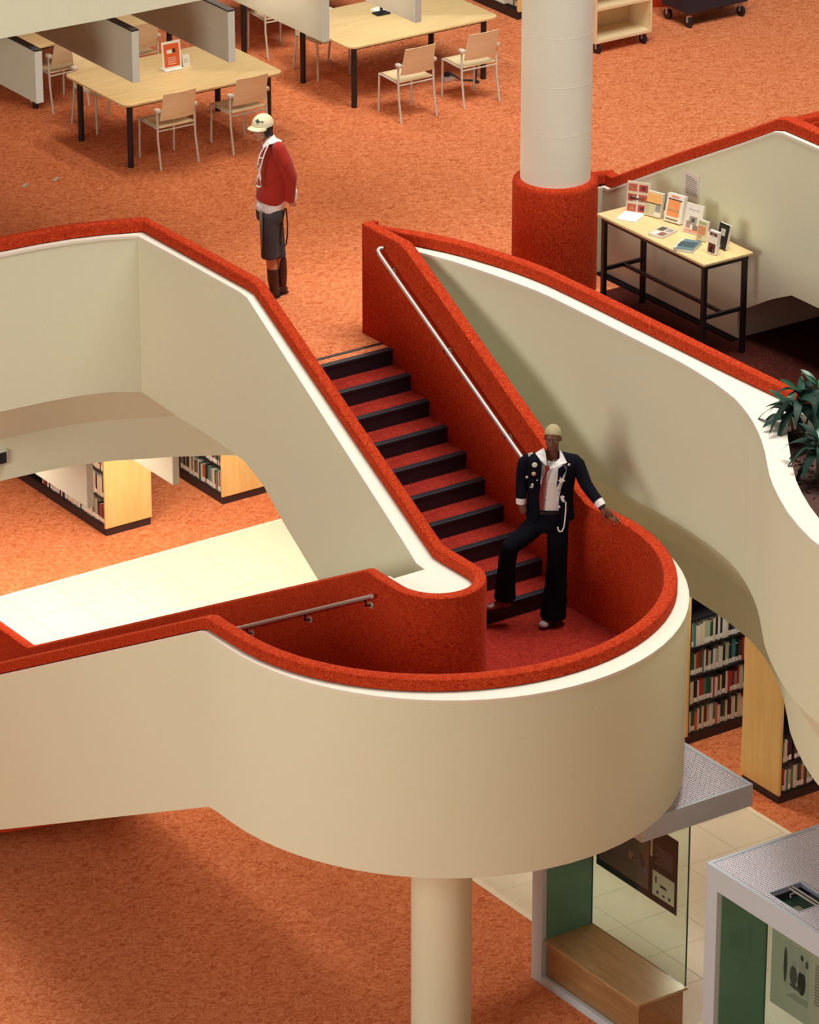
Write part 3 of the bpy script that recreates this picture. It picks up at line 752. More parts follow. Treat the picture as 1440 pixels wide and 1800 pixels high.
def bookcase(name_label, x0, y0, along, ln, books_side, rows, fillspec, H=2.15):
    """double-sided case. along='y': runs to +Y from (x0,y0), end panel faces -Y; along='x': runs to +X, end panel faces -X"""
    e = empty('bookcase', (x0, y0, ZL), name_label, 'bookcase', 'double-sided library bookcases')
    W = .59
    if along == 'y':
        MB().bevel_box(0, W, 0, .03, .09, H, .004).obj('end_panel', M['panel'], e)
        MB().box(.012, W-.012, .012, ln, 0, .09).obj('plinth', M['base'], e)
        MB().box(W/2-.01, W/2+.01, .03, ln, .09, H).obj('centre_panel', M['dark'], e)
        for k in range(7):
            z = .09+.31*k
            MB().box(.02, W-.02, .03, ln, z, z+.02).obj('shelf', M['dark'], e)
        for y in (.03, .93, 1.86):
            if y < ln: MB().box(.02, .035, y, y+.025, .09, H).box(W-.035, W-.02, y, y+.025, .09, H).obj('upright', M['dark'], e)
    else:
        MB().bevel_box(0, .03, 0, W, .09, H, .004).obj('end_panel', M['panel'], e)
        MB().box(.012, ln, .012, W-.012, 0, .09).obj('plinth', M['base'], e)
        MB().box(.03, ln, W/2-.01, W/2+.01, .09, H).obj('centre_panel', M['dark'], e)
        for k in range(7):
            z = .09+.31*k
            MB().box(.03, ln, .02, W-.02, z, z+.02).obj('shelf', M['dark'], e)
        for x in (.03, .93, 1.86):
            if x < ln: MB().box(x, x+.025, .02, .035, .09, H).box(x, x+.025, W-.035, W-.02, .09, H).obj('upright', M['dark'], e)
    for (k, length, where, seed, lim) in fillspec:
        z = ZL+.11+.31*k
        if along == 'y': fill_shelf((x0+.035, y0+.06), (0, 1), -math.pi/2, length, z, where, seed, 'end panel', lim)
        else: fill_shelf((x0+.06, y0+.035), (1, 0), 0.0, length, z, where, seed, 'left', lim)
    return e
bookcase('left lower bookcase with a yellow wood end and dark plinth', 2.79, 9.89, 'y', 3.2, -1, 0,
         [(0, 1.9, 'bottom shelf of left lower bookcase', 1, 40), (1, 1.0, 'second shelf of left lower bookcase', 2, 24), (2, .45, 'third shelf of left lower bookcase', 21, 10)])
bookcase('lower bookcase with yellow wood end beside the stair wall', 4.29, 9.89, 'y', 3.0, -1, 0,
         [(0, 1.2, 'bottom shelf of bookcase beside stair wall', 3, 32), (1, 1.2, 'second shelf of bookcase beside stair wall', 4, 32)])
bookcase('lower bookcase full of books right of the round landing', 4.93, 2.36, 'x', 2.4, -1, 0,
         [(k, .92, '%s shelf of bookcase right of landing' % ('bottom', 'second', 'third', 'fourth')[k], 10+k, 30) for k in range(4)])
bookcase('lower bookcase with a tall wooden end panel at the right edge', 4.90, .86, 'x', 2.4, -1, 0,
         [(k, .75, '%s shelf of bookcase at right edge' % ('bottom', 'second')[k], 30+k, 24) for k in range(2)])
# far bookcase on the upper floor, behind the column
e = empty('bookcase', (8.66, 10.45, 0), 'dark-based bookcase at the top edge, left of the round column', 'bookcase')
MB().bevel_box(0, .59, 0, .03, .09, 2.0, .004).obj('end_panel', M['panel'], e)
MB().box(.0, .58, .012, 3.2, 0, .11).obj('plinth', M['dark'], e)
MB().box(.28, .31, .03, 3.2, .09, 2.0).obj('centre_panel', M['dark'], e)
for k in range(6): MB().box(.02, .57, .03, 3.2, .10+.31*k, .12+.31*k).obj('shelf', M['dark'], e)
fill_shelf((8.70, 10.52), (0, 1), -math.pi/2, 1.4, .125, 'bottom shelf of bookcase left of column', 77, 'near end', 36)

# ---- counter table with book display
e = empty('display_table', (4.05, 1.17, 0), 'tall narrow blond wood table with black frame by the stair wall', 'table')
TH = 1.0
MB().bevel_box(0, .57, 0, 1.63, TH-.028, TH, .006).obj('tabletop', M['wood_y'], e)
MB().box(.03, .54, .03, .06, TH-.07, TH-.028).box(.03, .54, 1.57, 1.60, TH-.07, TH-.028).box(.03, .06, .06, 1.57, TH-.07, TH-.028).box(.51, .54, .06, 1.57, TH-.07, TH-.028).obj('frame', M['dark'], e)
for x in (.035, .50):
    for y in (.04, 1.56): MB().box(x, x+.042, y, y+.042, 0, TH-.03).obj('leg', M['dark'], e)
for y in (.045, 1.565): MB().box(.07, .51, y, y+.03, .43, .465).obj('end_stretcher', M['dark'], e)
MB().box(.27, .30, .07, 1.57, .433, .462).obj('long_stretcher', M['dark'], e)

def prop_book(px, py, w, h, th, lean, rz, cover, patches, label, spine=(.75, .72, .62)):
    """book propped upright at pixel-derived foot, front cover facing local -Y, leaning back"""
    p = at_z(px, py, TH)
    e = empty('display_book', (p[0], p[1], TH+th*math.sin(lean)), label, 'book', 'books shown on the display table', rz=rz)
    Rm = Matrix.Rotation(-lean, 3, 'X')
    def slab(x0, x1, y0, y1, z0, z1):
        b = MB().box(x0, x1, y0, y1, z0, z1); b.v = [tuple(Rm @ Vector(v)) for v in b.v]; return b
    slab(-w/2+.003, w/2-.003, .003, th-.003, .003, h-.003).obj('pages', M['paper'], e)
    slab(-w/2, w/2, 0, .003, 0, h).obj('front_cover', colour(cover, .35), e)
    slab(-w/2, w/2, th-.003, th, 0, h).obj('back_cover', colour(spine), e)
    slab(-w/2, -w/2+.003, 0, th, 0, h).obj('spine', colour(spine), e)
    for (u0, u1, v0, v1, c) in patches:
        slab(-w/2+u0*w, -w/2+u1*w, -.0012, 0, v0*h, v1*h).obj('cover_print', colour(c, .35), e)
    b = MB().box(-.03, .03, 0, .003, 0, .01)
    s0 = Rm @ Vector((0, th, h*.55))
    MB().tube([(0, s0.y, s0.z), (0, s0.y+h*.28, .003)], .003, 6).obj('prop', M['steel'], e)
    return e
RZ = -math.pi/2                     # covers face -X, towards the walkway
RD, OR, WH, BK, GN = (.40, .03, .02), (.85, .28, .08), (.86, .82, .74), (.03, .03, .03), (.10, .20, .14)
CRM = (.78, .66, .44)
pt = []
for i in range(2):
    for j in range(3):
        pt.append((.06+.48*i, .46+.48*i, .06+.32*j, .29+.32*j, RD if (i+j) % 2 else (.50, .07, .03)))
        pt.append((.16+.48*i, .36+.48*i, .11+.32*j, .23+.32*j, (.80, .26, .12) if (i+j) % 2 == 0 else (.25, .02, .02)))
pt += [(.25, .75, .50, .57, WH), (.30, .80, .36, .41, (.72, .74, .66)), (.28, .72, .44, .50, BK)]
prop_book(1119, 376, .22, .30, .02, .14, RZ+.55, (.70, .55, .40), pt, 'tall book with red tomato-like squares on its cover, leftmost on the display table')
prop_book(1146, 382, .19, .235, .045, .20, RZ+.30, CRM, [(.05, .95, .55, .92, (.88, .48, .16)), (.05, .95, .50, .55, (.12, .10, .06)), (.05, .30, .06, .48, (.55, .52, .30)), (.36, .60, .10, .46, (.66, .58, .40)), (.64, .95, .22, .48, (.30, .32, .30)), (.60, .95, .04, .20, WH)], 'thick book with an orange band and black spine edge on the display table', (.05, .03, .03))
prop_book(1181, 393, .20, .265, .055, .24, RZ+.25, WH, [(.12, .82, .20, .78, (.90, .33, .12)), (.12, .82, .38, .46, (.95, .52, .28)), (.10, .90, .78, .82, BK), (.25, .70, .86, .94, (.85, .30, .20)), (.10, .80, .06, .12, (.30, .22, .10))], 'white book with a large orange panel on the display table', (.30, .27, .22))
prop_book(1214, 411, .20, .275, .02, .24, RZ+.25, (.86, .80, .74), [(.30, .75, .30, .58, (.40, .36, .32)), (.42, .62, .38, .52, GN), (.15, .40, .16, .40, (.45, .30, .26)), (.55, .85, .12, .30, (.30, .20, .18)), (.10, .90, .03, .12, (.80, .35, .25)), (.20, .80, .78, .82, (.55, .52, .50))], 'white book with a grey and green bowl picture on the display table')
prop_book(1231, 424, .11, .19, .03, .20, RZ+.15, (.75, .68, .44), [(.08, .92, .30, .72, (.70, .28, .14)), (.08, .60, .10, .28, (.55, .40, .22)), (.10, .90, .80, .92, (.40, .45, .24))], 'small book with an orange patch half behind the white bowl book', (.82, .80, .55))
prop_book(1250, 447, .12, .215, .035, .16, RZ+.10, (.88, .80, .72), [(.10, .85, .05, .45, (.10, .03, .03)), (.28, .62, .05, .34, (.42, .03, .03)), (.55, .75, .10, .20, (.70, .60, .50)), (.10, .90, .78, .92, (.12, .05, .06)), (.35, .60, .80, .90, WH)], 'pink white book with a black and red figure, near the right end')
prop_book(1266, 438, .14, .235, .03, .22, RZ+.05, (.02, .025, .02), [(.28, .70, .52, .80, (.72, .76, .70)), (.10, .50, .06, .14, (.50, .45, .40))], 'black book with a white flower shape, rightmost on the display table', (.82, .76, .60))
def flat_book(px, py, w, h, th, rz, cover, patches, label):
    p = at_z(px, py, TH)
    e = empty('display_book', (p[0], p[1], TH), label, 'book', 'books shown on the display table', rz=rz)
    MB().box(-w/2+.003, w/2-.003, -h/2+.003, h/2-.003, .002, th-.002).obj('pages', M['paper'], e)
    MB().box(-w/2, w/2, -h/2, h/2, th-.003, th).obj('front_cover', colour(cover, .35), e)
    MB().box(-w/2, w/2, -h/2, h/2, 0, .002).obj('back_cover', colour(cover, .35), e)
    for (u0, u1, v0, v1, c) in patches:
        MB().box(-w/2+u0*w, -w/2+u1*w, -h/2+v0*h, -h/2+v1*h, th, th+.001).obj('cover_print', colour(c, .35), e)
flat_book(1110, 381, .20, .27, .012, RZ+.55, (.88, .88, .92), [(.06, .30, .80, .96, (.75, .76, .80))], 'white booklet lying flat near the left end of the display table')
flat_book(1165, 411, .17, .24, .022, RZ+.3, (.62, .55, .48), [(.05, .45, .55, .95, (.08, .07, .07)), (.5, .9, .10, .45, (.25, .10, .08)), (.15, .45, .10, .4, WH), (.55, .9, .6, .9, (.30, .28, .28))], 'magazine with a dark patchy cover lying flat on the display table')
flat_book(1209, 435, .19, .26, .030, RZ+.55, (.10, .20, .22), [(.08, .92, .25, .75, (.03, .07, .10)), (.0, .12, .0, 1., (.60, .62, .58))], 'dark teal book lying flat near the front of the display table')
# paper notice on the stair wall
e = empty('wall_notice', (XW-.001, 2.27, 1.28), 'white paper notice with lines of text on the stair wall', 'notice')
MB().box(-.004, 0, -.115, .115, -.135, .135).obj('sheet', simple('pale_pink_paper', (.80, .70, .66), .8), e)
for k in range(9):
    w_ = .075+.02*((k*7) % 3)/2
    MB().box(-.0055, -.004, -w_ if k else -.05, .085, .085-.02*k, .092-.02*k).obj('print_line', colour((.30, .24, .24)), e)

# ---- planter plants
def leaf_mesh(name, ln, w, droop, fold=.25):
    n = 9; v = []; f = []
    for i in range(n+1):
        t = i/n; ww = w*(math.sin(math.pi*min(1, t*.92+.06))**.8)*(1-.25*t) if i < n else .001
        z = ln*(.35*t - droop*t*t); y = ln*t*(1-.18*droop*t)
        v += [(-ww/2, y, z+fold*ww*.5), (0, y, z), (ww/2, y, z+fold*ww*.5)]
    m = len(v)
    for i in range(n): a = 3*i; f += [(a, a+1, a+4, a+3), (a+1, a+2, a+5, a+4)]
    v += [(x, y, z-.0015) for x, y, z in v]
    for i in range(n): a = 3*i+m; f += [(a, a+3, a+4, a+1), (a+1, a+4, a+5, a+2)]
    for i in range(n):
        a = 3*i; f += [(a, a+3, a+3+m, a+m), (a+2, a+2+m, a+5+m, a+5)]
    return new_mesh(name, v, f, 60)
LM = [leaf_mesh('leaf', .27, .082, .55), leaf_mesh('leaf', .32, .088, .9), leaf_mesh('leaf', .22, .075, .30), leaf_mesh('leaf', .30, .080, 1.3)]
for k, me in enumerate(LM): me.materials.append(M['leaf'] if k != 2 else M['leaf2'])
def plant(base, h, crowns, label, seed):
    r = random.Random(seed)
    e = empty('leafy_plant', base, label, 'plant', 'plants in the white planter')
    for (dx, dy, z, n, sc) in crowns:
        MB().tube([(dx*.2, dy*.2, -.02), (dx*.6, dy*.6, z*.5), (dx, dy, z)], [.014, .011, .008], 8).obj('stem', M['stem'], e, smooth=50)
        for i in range(n):
            a = 2*math.pi*i/n*2.4+r.uniform(-.3, .3)
            t = i/n
            o = link('leaf', LM[r.choice((0, 1, 1, 3) if t < .7 else (0, 2, 2))], None, e)
            o.location = (dx, dy, z*(.62+.38*t)); o.rotation_euler = (r.uniform(-.1, .25)+.65*t*t, r.uniform(-.3, .3), a); s_ = sc*r.uniform(.8, 1.15)
            o.scale = (s_, s_, s_)
pb = at_z(1402, 778, .84); pb2 = at_z(1436, 850, .84)
plant((pb[0], pb[1], .83), .5, [(0, 0, .46, 16, 1.15), (-.05, .08, .34, 9, 1.0), (.14, -.06, .54, 12, 1.1)], 'dark green leafy plant arching over the red cap, rear of the planter', 3)
plant((pb2[0], pb2[1], .83), .4, [(0, 0, .40, 14, 1.0), (.10, .08, .30, 10, 1.0)], 'dark green leafy plant at the picture edge, front of the planter', 5)

# ---- display cases on the lower floor
def display_case(x0, y0, label, hatch, poster):
    """portal-shaped case: slab head, end panel on the far (+Y) side, floor rail, glass sheet and wooden bench"""
    L, W = 1.57, 1.20
    e = empty('display_case', (x0, y0-L, ZL), label, 'display case', 'white display cases on the lower floor')
    zt = 2.27; th = .21
    # head: hollow tray with a perforated lid
    h = MB()
    h.box(0, W, 0, .035, zt-th, zt).box(0, W, L-.035, L, zt-th, zt).box(0, .035, .035, L-.035, zt-th, zt).box(W-.035, W, .035, L-.035, zt-th, zt)
    h.box(.035, W-.035, .035, L-.035, zt-th, zt-th+.015)
    head = h.obj('head_frame', M['casewhite'], e)
    g = MB(); hx0, hx1, hy0, hy1 = (.10, .44, .48, .86) if hatch else (9, 9, 9, 9)
    p = .026; w_ = .011
    n = int((W-.07)/p)
    for k in range(n+1):
        x = .035+k*p
        if hatch and hx0 < x < hx1: g.box(x, x+w_, .035, hy0, zt-.014, zt-.006).box(x, x+w_, hy1, L-.035, zt-.014, zt-.006)
        else: g.box(x, x+w_, .035, L-.035, zt-.014, zt-.006)
    n = int((L-.07)/p)
    for k in range(n+1):
        y = .035+k*p
        if hatch and hy0 < y < hy1: g.box(.035, hx0, y, y+w_, zt-.0135, zt-.0065).box(hx1, W-.035, y, y+w_, zt-.0135, zt-.0065)
        else: g.box(.035, W-.035, y, y+w_, zt-.0135, zt-.0065)
    lid = g.obj('perforated_lid', simple('lilac_white_metal', (.86, .83, .95), .45), head); lid['kind'] = 'stuff'
    MB().box(.036, W-.036, .036, L-.036, zt-.05, zt-.045).obj('tray_floor', simple('tray_grey', (.48, .44, .60), .7), head) if not hatch else None
    if hatch:
        t = MB(); t.box(.036, hx0, .036, L-.036, zt-.05, zt-.045).box(hx1, W-.036, .036, L-.036, zt-.05, zt-.045).box(hx0, hx1, .036, hy0, zt-.05, zt-.045).box(hx0, hx1, hy1, L-.036, zt-.05, zt-.045)
        t.obj('tray_floor', simple('tray_grey', (.48, .44, .60), .7), head)
        f = MB(); f.box(hx0-.01, hx1+.01, hy0-.01, hy0, zt-.02, zt).box(hx0-.01, hx1+.01, hy1, hy1+.01, zt-.02, zt).box(hx0-.01, hx0, hy0, hy1, zt-.02, zt).box(hx1, hx1+.01, hy0, hy1, zt-.02, zt)
        f.obj('hatch_frame', M['casewhite'], head)
        MB().box(hx0, hx1, hy0, hy1, zt-.12, zt-.115).obj('hatch_floor', simple('hatch_green', (.05, .11, .08), .4), head)
        MB().box(hx0+.02, hx0+.17, hy0+.04, hy1-.18, zt-.114, zt-.09).obj('ballast', simple('ballast_green', (.40, .46, .28), .5), head)
        for x in (hx0+.21, hx0+.25): MB().tube([(x, hy0-.02, zt-.02), (x, hy1+.02, zt-.02)], .009, 8).obj('lamp_tube', M['steel'], head)
        MB().tube([(hx0+.13, hy1-.12, zt-.03), (hx0+.16, hy1-.08, zt-.025), (hx0+.20, hy1-.09, zt-.02)], .006, 6).obj('clip', M['steel'], head)
    MB().bevel_box(0, .56, L-.15, L, 0, zt-th, .004).obj('end_panel', M['casewhite'], e)
    MB().bevel_box(.0, .05, 0, L-.15, 0, .08, .004).obj('floor_rail', M['casewhite'], e)
    bx = MB().bevel_box(.055, .545, .06, L-.155, .0, .42, .003).obj('bench', M['oak'], e)
    MB().bevel_box(-.0+.02, .565, .02, L-.152, .425, .45, .004).obj('bench_top', wood('bench_oak', (.40, .25, .12), (.52, .34, .17), .18, axis=1), bx)
    gl = MB().box(.55, .562, .05, L-.152, .45, zt-th).obj('glass_pane', M['glass'], e)
    MB().box(.549, .563, .044, .05, .45, zt-th).obj('glass_edge', M['glass_edge'], gl)
    MB().box(.050, .545, L-.158, L-.151, .45, zt-th).obj('side_glass', simple('green_tinted_glass', (.12, .30, .22), .08), e)
    MB().box(.543, .551, L-.166, L-.152, .45, zt-th).obj('glass_edge', M['glass_edge'], gl)
    poster(e, L, zt)
    return e
def poster1(e, L, zt):
    pe = MB().box(.565, .573, .22, 1.38, 1.07, 1.80).obj('poster', simple('dark_navy_print', (.022, .020, .035), .3), e)
    def pr(y0, y1, z0, z1, c): MB().box(.563, .5655, y0, y1, z0, z1).obj('poster_print', colour(c, .4), pe)
    r = random.Random(5)
    pr(.62, 1.34, 1.14, 1.78, (.20, .12, .12))
    for k in range(16):
        y = r.uniform(.64, 1.22); z = r.uniform(1.16, 1.68); MB().box(.5615, .563, y, y+r.uniform(.03, .10), z, z+r.uniform(.02, .09)).obj('poster_print', colour(r.choice(((.32, .18, .16), (.10, .06, .08), (.40, .28, .22), (.16, .14, .20))), .4), pe)
    for k in range(7): pr(.28, .54-.03*(k % 3), 1.46+.026*k, 1.468+.026*k, (.22, .20, .26))
    pr(.25, .56, 1.14, 1.38, (.72, .70, .62)); pr(.57, .60, 1.50, 1.80, (.70, .62, .40))
    for (y0, y1, z0, z1) in ((.36, .45, 1.25, 1.275), (.50, .52, 1.27, 1.33), (.30, .33, 1.17, 1.20), (.38, .42, 1.17, 1.19), (.47, .50, 1.17, 1.20)):
        MB().box(.5615, .563, y0, y1, z0, z1).obj('poster_print', colour((.06, .05, .06)), pe)
def poster2(e, L, zt):
    pe = MB().box(.565, .573, .10, 1.36, .85, 1.68).obj('poster', simple('pale_grey_print', (.50, .47, .42), .4), e)
    def pr(y0, y1, z0, z1, c): MB().box(.563, .5655, y0, y1, z0, z1).obj('poster_print', colour(c, .4), pe)
    pr(.86, 1.20, 1.10, 1.52, (.45, .43, .42))
    def blot(y, z, ry, rz_, c): MB().ellipsoid((.5625, y, z), (.0012, ry, rz_), 14, 8).obj('poster_print', colour((c, c, c)), pe)
    for (y, z, ry, rz_, c) in ((1.17, 1.30, .025, .17, .05), (1.06, 1.24, .05, .10, .07), (1.05, 1.36, .03, .035, .30), (.95, 1.22, .055, .12, .02), (.95, 1.36, .045, .06, .30), (.955, 1.455, .022, .030, .04), (.89, 1.42, .018, .04, .05), (1.01, 1.14, .10, .02, .06)): blot(y, z, ry, rz_, c)
    for k in range(14): pr(.30, .78, 1.10+.028*k, 1.110+.028*k, (.16, .14, .13))
    for k in range(3): pr(.86, 1.14-.04*k, 1.02+.022*k, 1.028+.022*k, (.22, .20, .19))
display_case(1.0, -.47, 'white display case with a dark blue poster under the landing', False, poster1)
display_case(1.0, -2.93, 'white display case with an open lid hatch, bottom right corner', True, poster2)

# ---- handrails
e = empty('handrail', (1.96, 3.2, .9), 'pale metal handrail on the red wall of the upper flight', 'handrail')
def to(e, pts): return [tuple(np.array(p)-np.array(e.location)) for p in pts]
pts = [(1.955, 3.27, .955), (1.925, 3.285, .955), (1.895, 3.27, .945), (1.885, 3.23, .92)] + [(1.885, 3.23-.1*k, .92-.0543*k) for k in range(1, 28)]
MB().tube(to(e, pts), .019, 10).obj('rail', M['steel'], e, smooth=60)
for y in (3.1, 2.2, 1.25):
    z = .92-.543*(3.23-y)
    MB().tube(to(e, [(1.885, y, z-.015), (1.895, y, z-.06), (1.955, y, z-.065)]), .008, 8).obj('bracket', M['dark'], e, smooth=60)
    MB().ellipsoid(to(e, [(1.957, y, z-.065)])[0], (.006, .03, .03)).obj('bracket_plate', M['steel'], e, smooth=60)
e = empty('handrail', (-.41, .1, -.6), 'pale metal handrail on the red wall of the lower flight', 'handrail')
pts = [(-.47, -.12+.25*k, -.62-.535*.25*k) for k in range(0, 24)]
MB().tube(to(e, pts), .019, 10).obj('rail', M['steel'], e, smooth=60)
for y in (-.02, .93, 1.88, 2.83, 3.78):
    z = -.62-.535*(y+.12)
    MB().tube(to(e, [(-.47, y, z-.015), (-.47, y, z-.075), (-.415, y, z-.085)]), .010, 8).obj('bracket', M['dark'], e, smooth=60)
    MB().ellipsoid(to(e, [(-.414, y, z-.085)])[0], (.006, .035, .035)).obj('bracket_plate', M['steel'], e, smooth=60)

# ---- small wall box on the beam, left edge
p = at_z(1, 799, -1.12)
e = empty('wall_box', (p[0], 5.27, -1.12), 'small dark wall box on the beam at the left picture edge', 'wall box')
MB().bevel_box(-.10, .03, -.03, .04, -.07, .07, .006).obj('box', M['greypaint'], e)
MB().box(-.085, .015, -.034, -.029, -.055, .055).obj('cover', M['dark'], e)

# ================================================================ PEOPLE
def ell_tube(mb, pts, ab, side, n=22, cap=True):
    """loft with elliptical rings: a along `side`, b across it"""
    pts = [np.array(p, float) for p in pts]; side = np.array(side, float); rings = []
    for i, p in enumerate(pts):
        t = pts[min(i+1, len(pts)-1)]-pts[max(i-1, 0)]; t = t/np.linalg.norm(t)
        s_ = side-t*(side @ t); s_ /= np.linalg.norm(s_); u = np.cross(t, s_)
        a, b = ab[i] if isinstance(ab[i], tuple) else (ab[i], ab[i])
        rings.append([tuple(p+s_*a*math.cos(w)+u*b*math.sin(w)) for w in [2*math.pi*k/n for k in range(n)]])
    return mb.ring_loft(rings, cap)
def flap(mb, pts, th, nrm):
    """thin polygonal cloth piece"""
    nrm = np.array(nrm, float); n = len(pts); P = [np.array(p, float) for p in pts]
    return mb.add([tuple(p) for p in P]+[tuple(p-nrm*th) for p in P], [tuple(range(n)), tuple(range(n, 2*n))[::-1]]+[(i, (i+1) % n, (i+1) % n+n, i+n) for i in range(n)])
def fingers(mb, chains, r=.0088):
    for ch in chains:
        for i in range(len(ch)-1): mb.cone(ch[i], r*(1-.10*i), ch[i+1], r*(1-.10*(i+1)), 10)
def basis(f):
    """columns: right, back, up for a face looking along f"""
    f = np.array(f, float); f /= np.linalg.norm(f)
    up = np.array([0, 0, 1.0]); r = np.cross(f, up); r /= np.linalg.norm(r); u = np.cross(r, f)
    return Matrix(((r[0], -f[0], u[0]), (r[1], -f[1], u[1]), (r[2], -f[2], u[2]))), r, f, u
def head(mb, c, f, s=1.0):
    """skull, jaw, nose, brow, ears and lips into mb; returns eye centres"""
    B, r, fw, u = basis(f); c = np.array(c)
    mb.ellipsoid(c+u*.025*s-fw*.012*s, (.074*s, .094*s, .092*s), rot=B)
    mb.ellipsoid(c-u*.035*s+fw*.022*s, (.060*s, .066*s, .082*s), rot=B)
    mb.ellipsoid(c-u*.092*s+fw*.052*s, (.030*s, .026*s, .024*s), rot=B)          # chin
    mb.ellipsoid(c+u*.032*s+fw*.066*s, (.050*s, .018*s, .014*s), rot=B)          # brow
    mb.cone(c+u*.015*s+fw*.080*s, .009*s, c-u*.026*s+fw*.100*s, .014*s, 10)      # nose
    for d in (-1, 1):
        mb.ellipsoid(c-u*.028*s+fw*.088*s+r*d*.014*s, (.011*s, .012*s, .009*s), rot=B)
        mb.ellipsoid(c-u*.012*s-fw*.014*s+r*d*.071*s, (.009*s, .018*s, .027*s), rot=B)   # ears
        mb.ellipsoid(c-u*.020*s+fw*.060*s+r*d*.036*s, (.022*s, .022*s, .022*s), rot=B)   # cheeks
    mb.ellipsoid(c-u*.058*s+fw*.080*s, (.026*s, .016*s, .009*s), rot=B)
    mb.ellipsoid(c-u*.068*s+fw*.078*s, (.022*s, .016*s, .009*s), rot=B)
    return [c+u*.010*s+fw*.076*s+r*d*.030*s for d in (-1, 1)], B, r, fw, u
def face_bits(e, eyes, c, B, r, fw, u, s, lip, brow):
    for q in eyes:
        o = MB().ellipsoid(np.array(q)+fw*.001*s, (.011*s, .007*s, .0065*s), rot=B).obj('eye', EYE, e, smooth=80)
        MB().ellipsoid(np.array(q)+fw*.006*s, (.006*s, .004*s, .006*s), rot=B).obj('iris', M['hair_black'], o, smooth=80)
        MB().ellipsoid(np.array(q)+u*.019*s+fw*.004*s, (.019*s, .008*s, .0035*s), rot=B).obj('eyebrow', brow, e, smooth=80)
    MB().ellipsoid(np.array(c)-u*.060*s+fw*.086*s, (.025*s, .011*s, .010*s), rot=B).obj('lips', lip, e, smooth=80)
Z3 = np.array([0, 0, 1.0])
NAIL = simple('pale_nail', (.55, .36, .30), .3)
EYE = simple('eye_white', (.45, .40, .36), .3)

# ---------------------------------------------------------------- person on the landing (navy blazer)
base = np.array([1.53, .24, ZLAND])
e = empty('person', tuple(base), 'person in a navy blazer with pins leaning on the landing wall', 'person')
def q(zx, zy, d=0.0): return at_plane(820+zx/4.5, 720+zy/4.5, base, d)-base
TO = -FH                                       # towards the viewer
RT = CR                                        # picture right
hc = q(683, 222, .02)
hf = TO*.95-RT*.18-Z3*.12
body = MB()
eyes, B, r_, fw_, u_ = head(body, hc, hf, .98)
body.cone(q(684, 290, -.01), .052, q(675, 410, -.02), .058)
ell_tube(body, [q(672, 420, -.03), q(670, 520, -.02), q(668, 650, -.02), q(660, 790, -.01), q(655, 880, 0)], [(.10, .08), (.15, .09), (.135, .085), (.14, .09), (.13, .09)], RT)
body.cone(q(500, 410, -.02), .055, q(440, 565, -.03), .045); body.cone(q(440, 565, -.03), .043, q(432, 720, .04), .030); body.cone(q(432, 720, .04), .030, q(452, 800, .05), .036)
body.cone(q(865, 430, -.02), .055, q(945, 600, .05), .043); body.cone(q(945, 600, .05), .042, q(1062, 760, .19), .027)
body.cone(q(590, 880, 0), .085, q(360, 1080, .13), .06); body.cone(q(360, 1080, .13), .058, q(310, 1470, .07), .04); body.cone(q(310, 1470, .07), .04, q(250, 1540, .06), .035)
body.cone(q(715, 880, 0), .085, q(712, 1210, .03), .06); body.cone(q(712, 1210, .03), .058, q(690, 1600, .02), .04); body.cone(q(690, 1600, .02), .04, q(660, 1670, .05), .035)
# resting left hand
ell_tube(body, [q(1060, 758, .19), q(1085, 792, .205), q(1120, 825, .215), q(1142, 846, .22)], [(.026, .020), (.036, .018), (.041, .016), (.038, .013)], RT*.75+Z3*.65)
kn = [q(1135, 862, .235), q(1145, 853, .225), q(1153, 842, .21), q(1155, 830, .195)]
tp = [(q(1162, 884, .245), q(1172, 905, .25)), (q(1180, 878, .225), q(1198, 900, .235)), (q(1190, 866, .20), q(1212, 885, .21)), (q(1185, 850, .185), q(1203, 866, .19))]
fingers(body, [(k_, a_, b_) for k_, (a_, b_) in zip(kn, tp)])
fingers(body, [(q(1078, 800, .22), q(1088, 846, .245), q(1102, 880, .25), q(1116, 906, .25))], .0098)
body.remeshed('body', M['skin_dark'], e, .0075, 2)
face_bits(e, eyes, hc, B, r_, fw_, u_, .98, simple('dark_lips', (.20, .05, .04), .5), M['hair_black'])
for k_, (a_, b_) in zip(kn, tp): MB().ellipsoid(b_+Z3*.004+TO*.003, (.0055, .004, .004)).obj('fingernail', NAIL, e, smooth=80)
# short bleached hair: a cap over the skull, open over the face
mb = MB(); n, m = 28, 12
hc2 = np.array(hc)+u_*.0255-fw_*.0125; rr = (.0752, .0945, .0925); rings = []
for i in range(m+1):
    ring = []
    for k in range(n):
        th = 2*math.pi*k/n; front = .5+.5*math.cos(th)
        pmax = math.radians(118-58*front**1.2); ph = max(.04, pmax*i/m)
        v = r_*rr[0]*math.sin(ph)*math.sin(th)+fw_*rr[1]*math.sin(ph)*math.cos(th)+u_*rr[2]*math.cos(ph)
        ring.append(tuple(hc2+v))
    rings.append(ring)
mb.ring_loft(rings).obj('hair', M['hair_blond'], e, smooth=70)
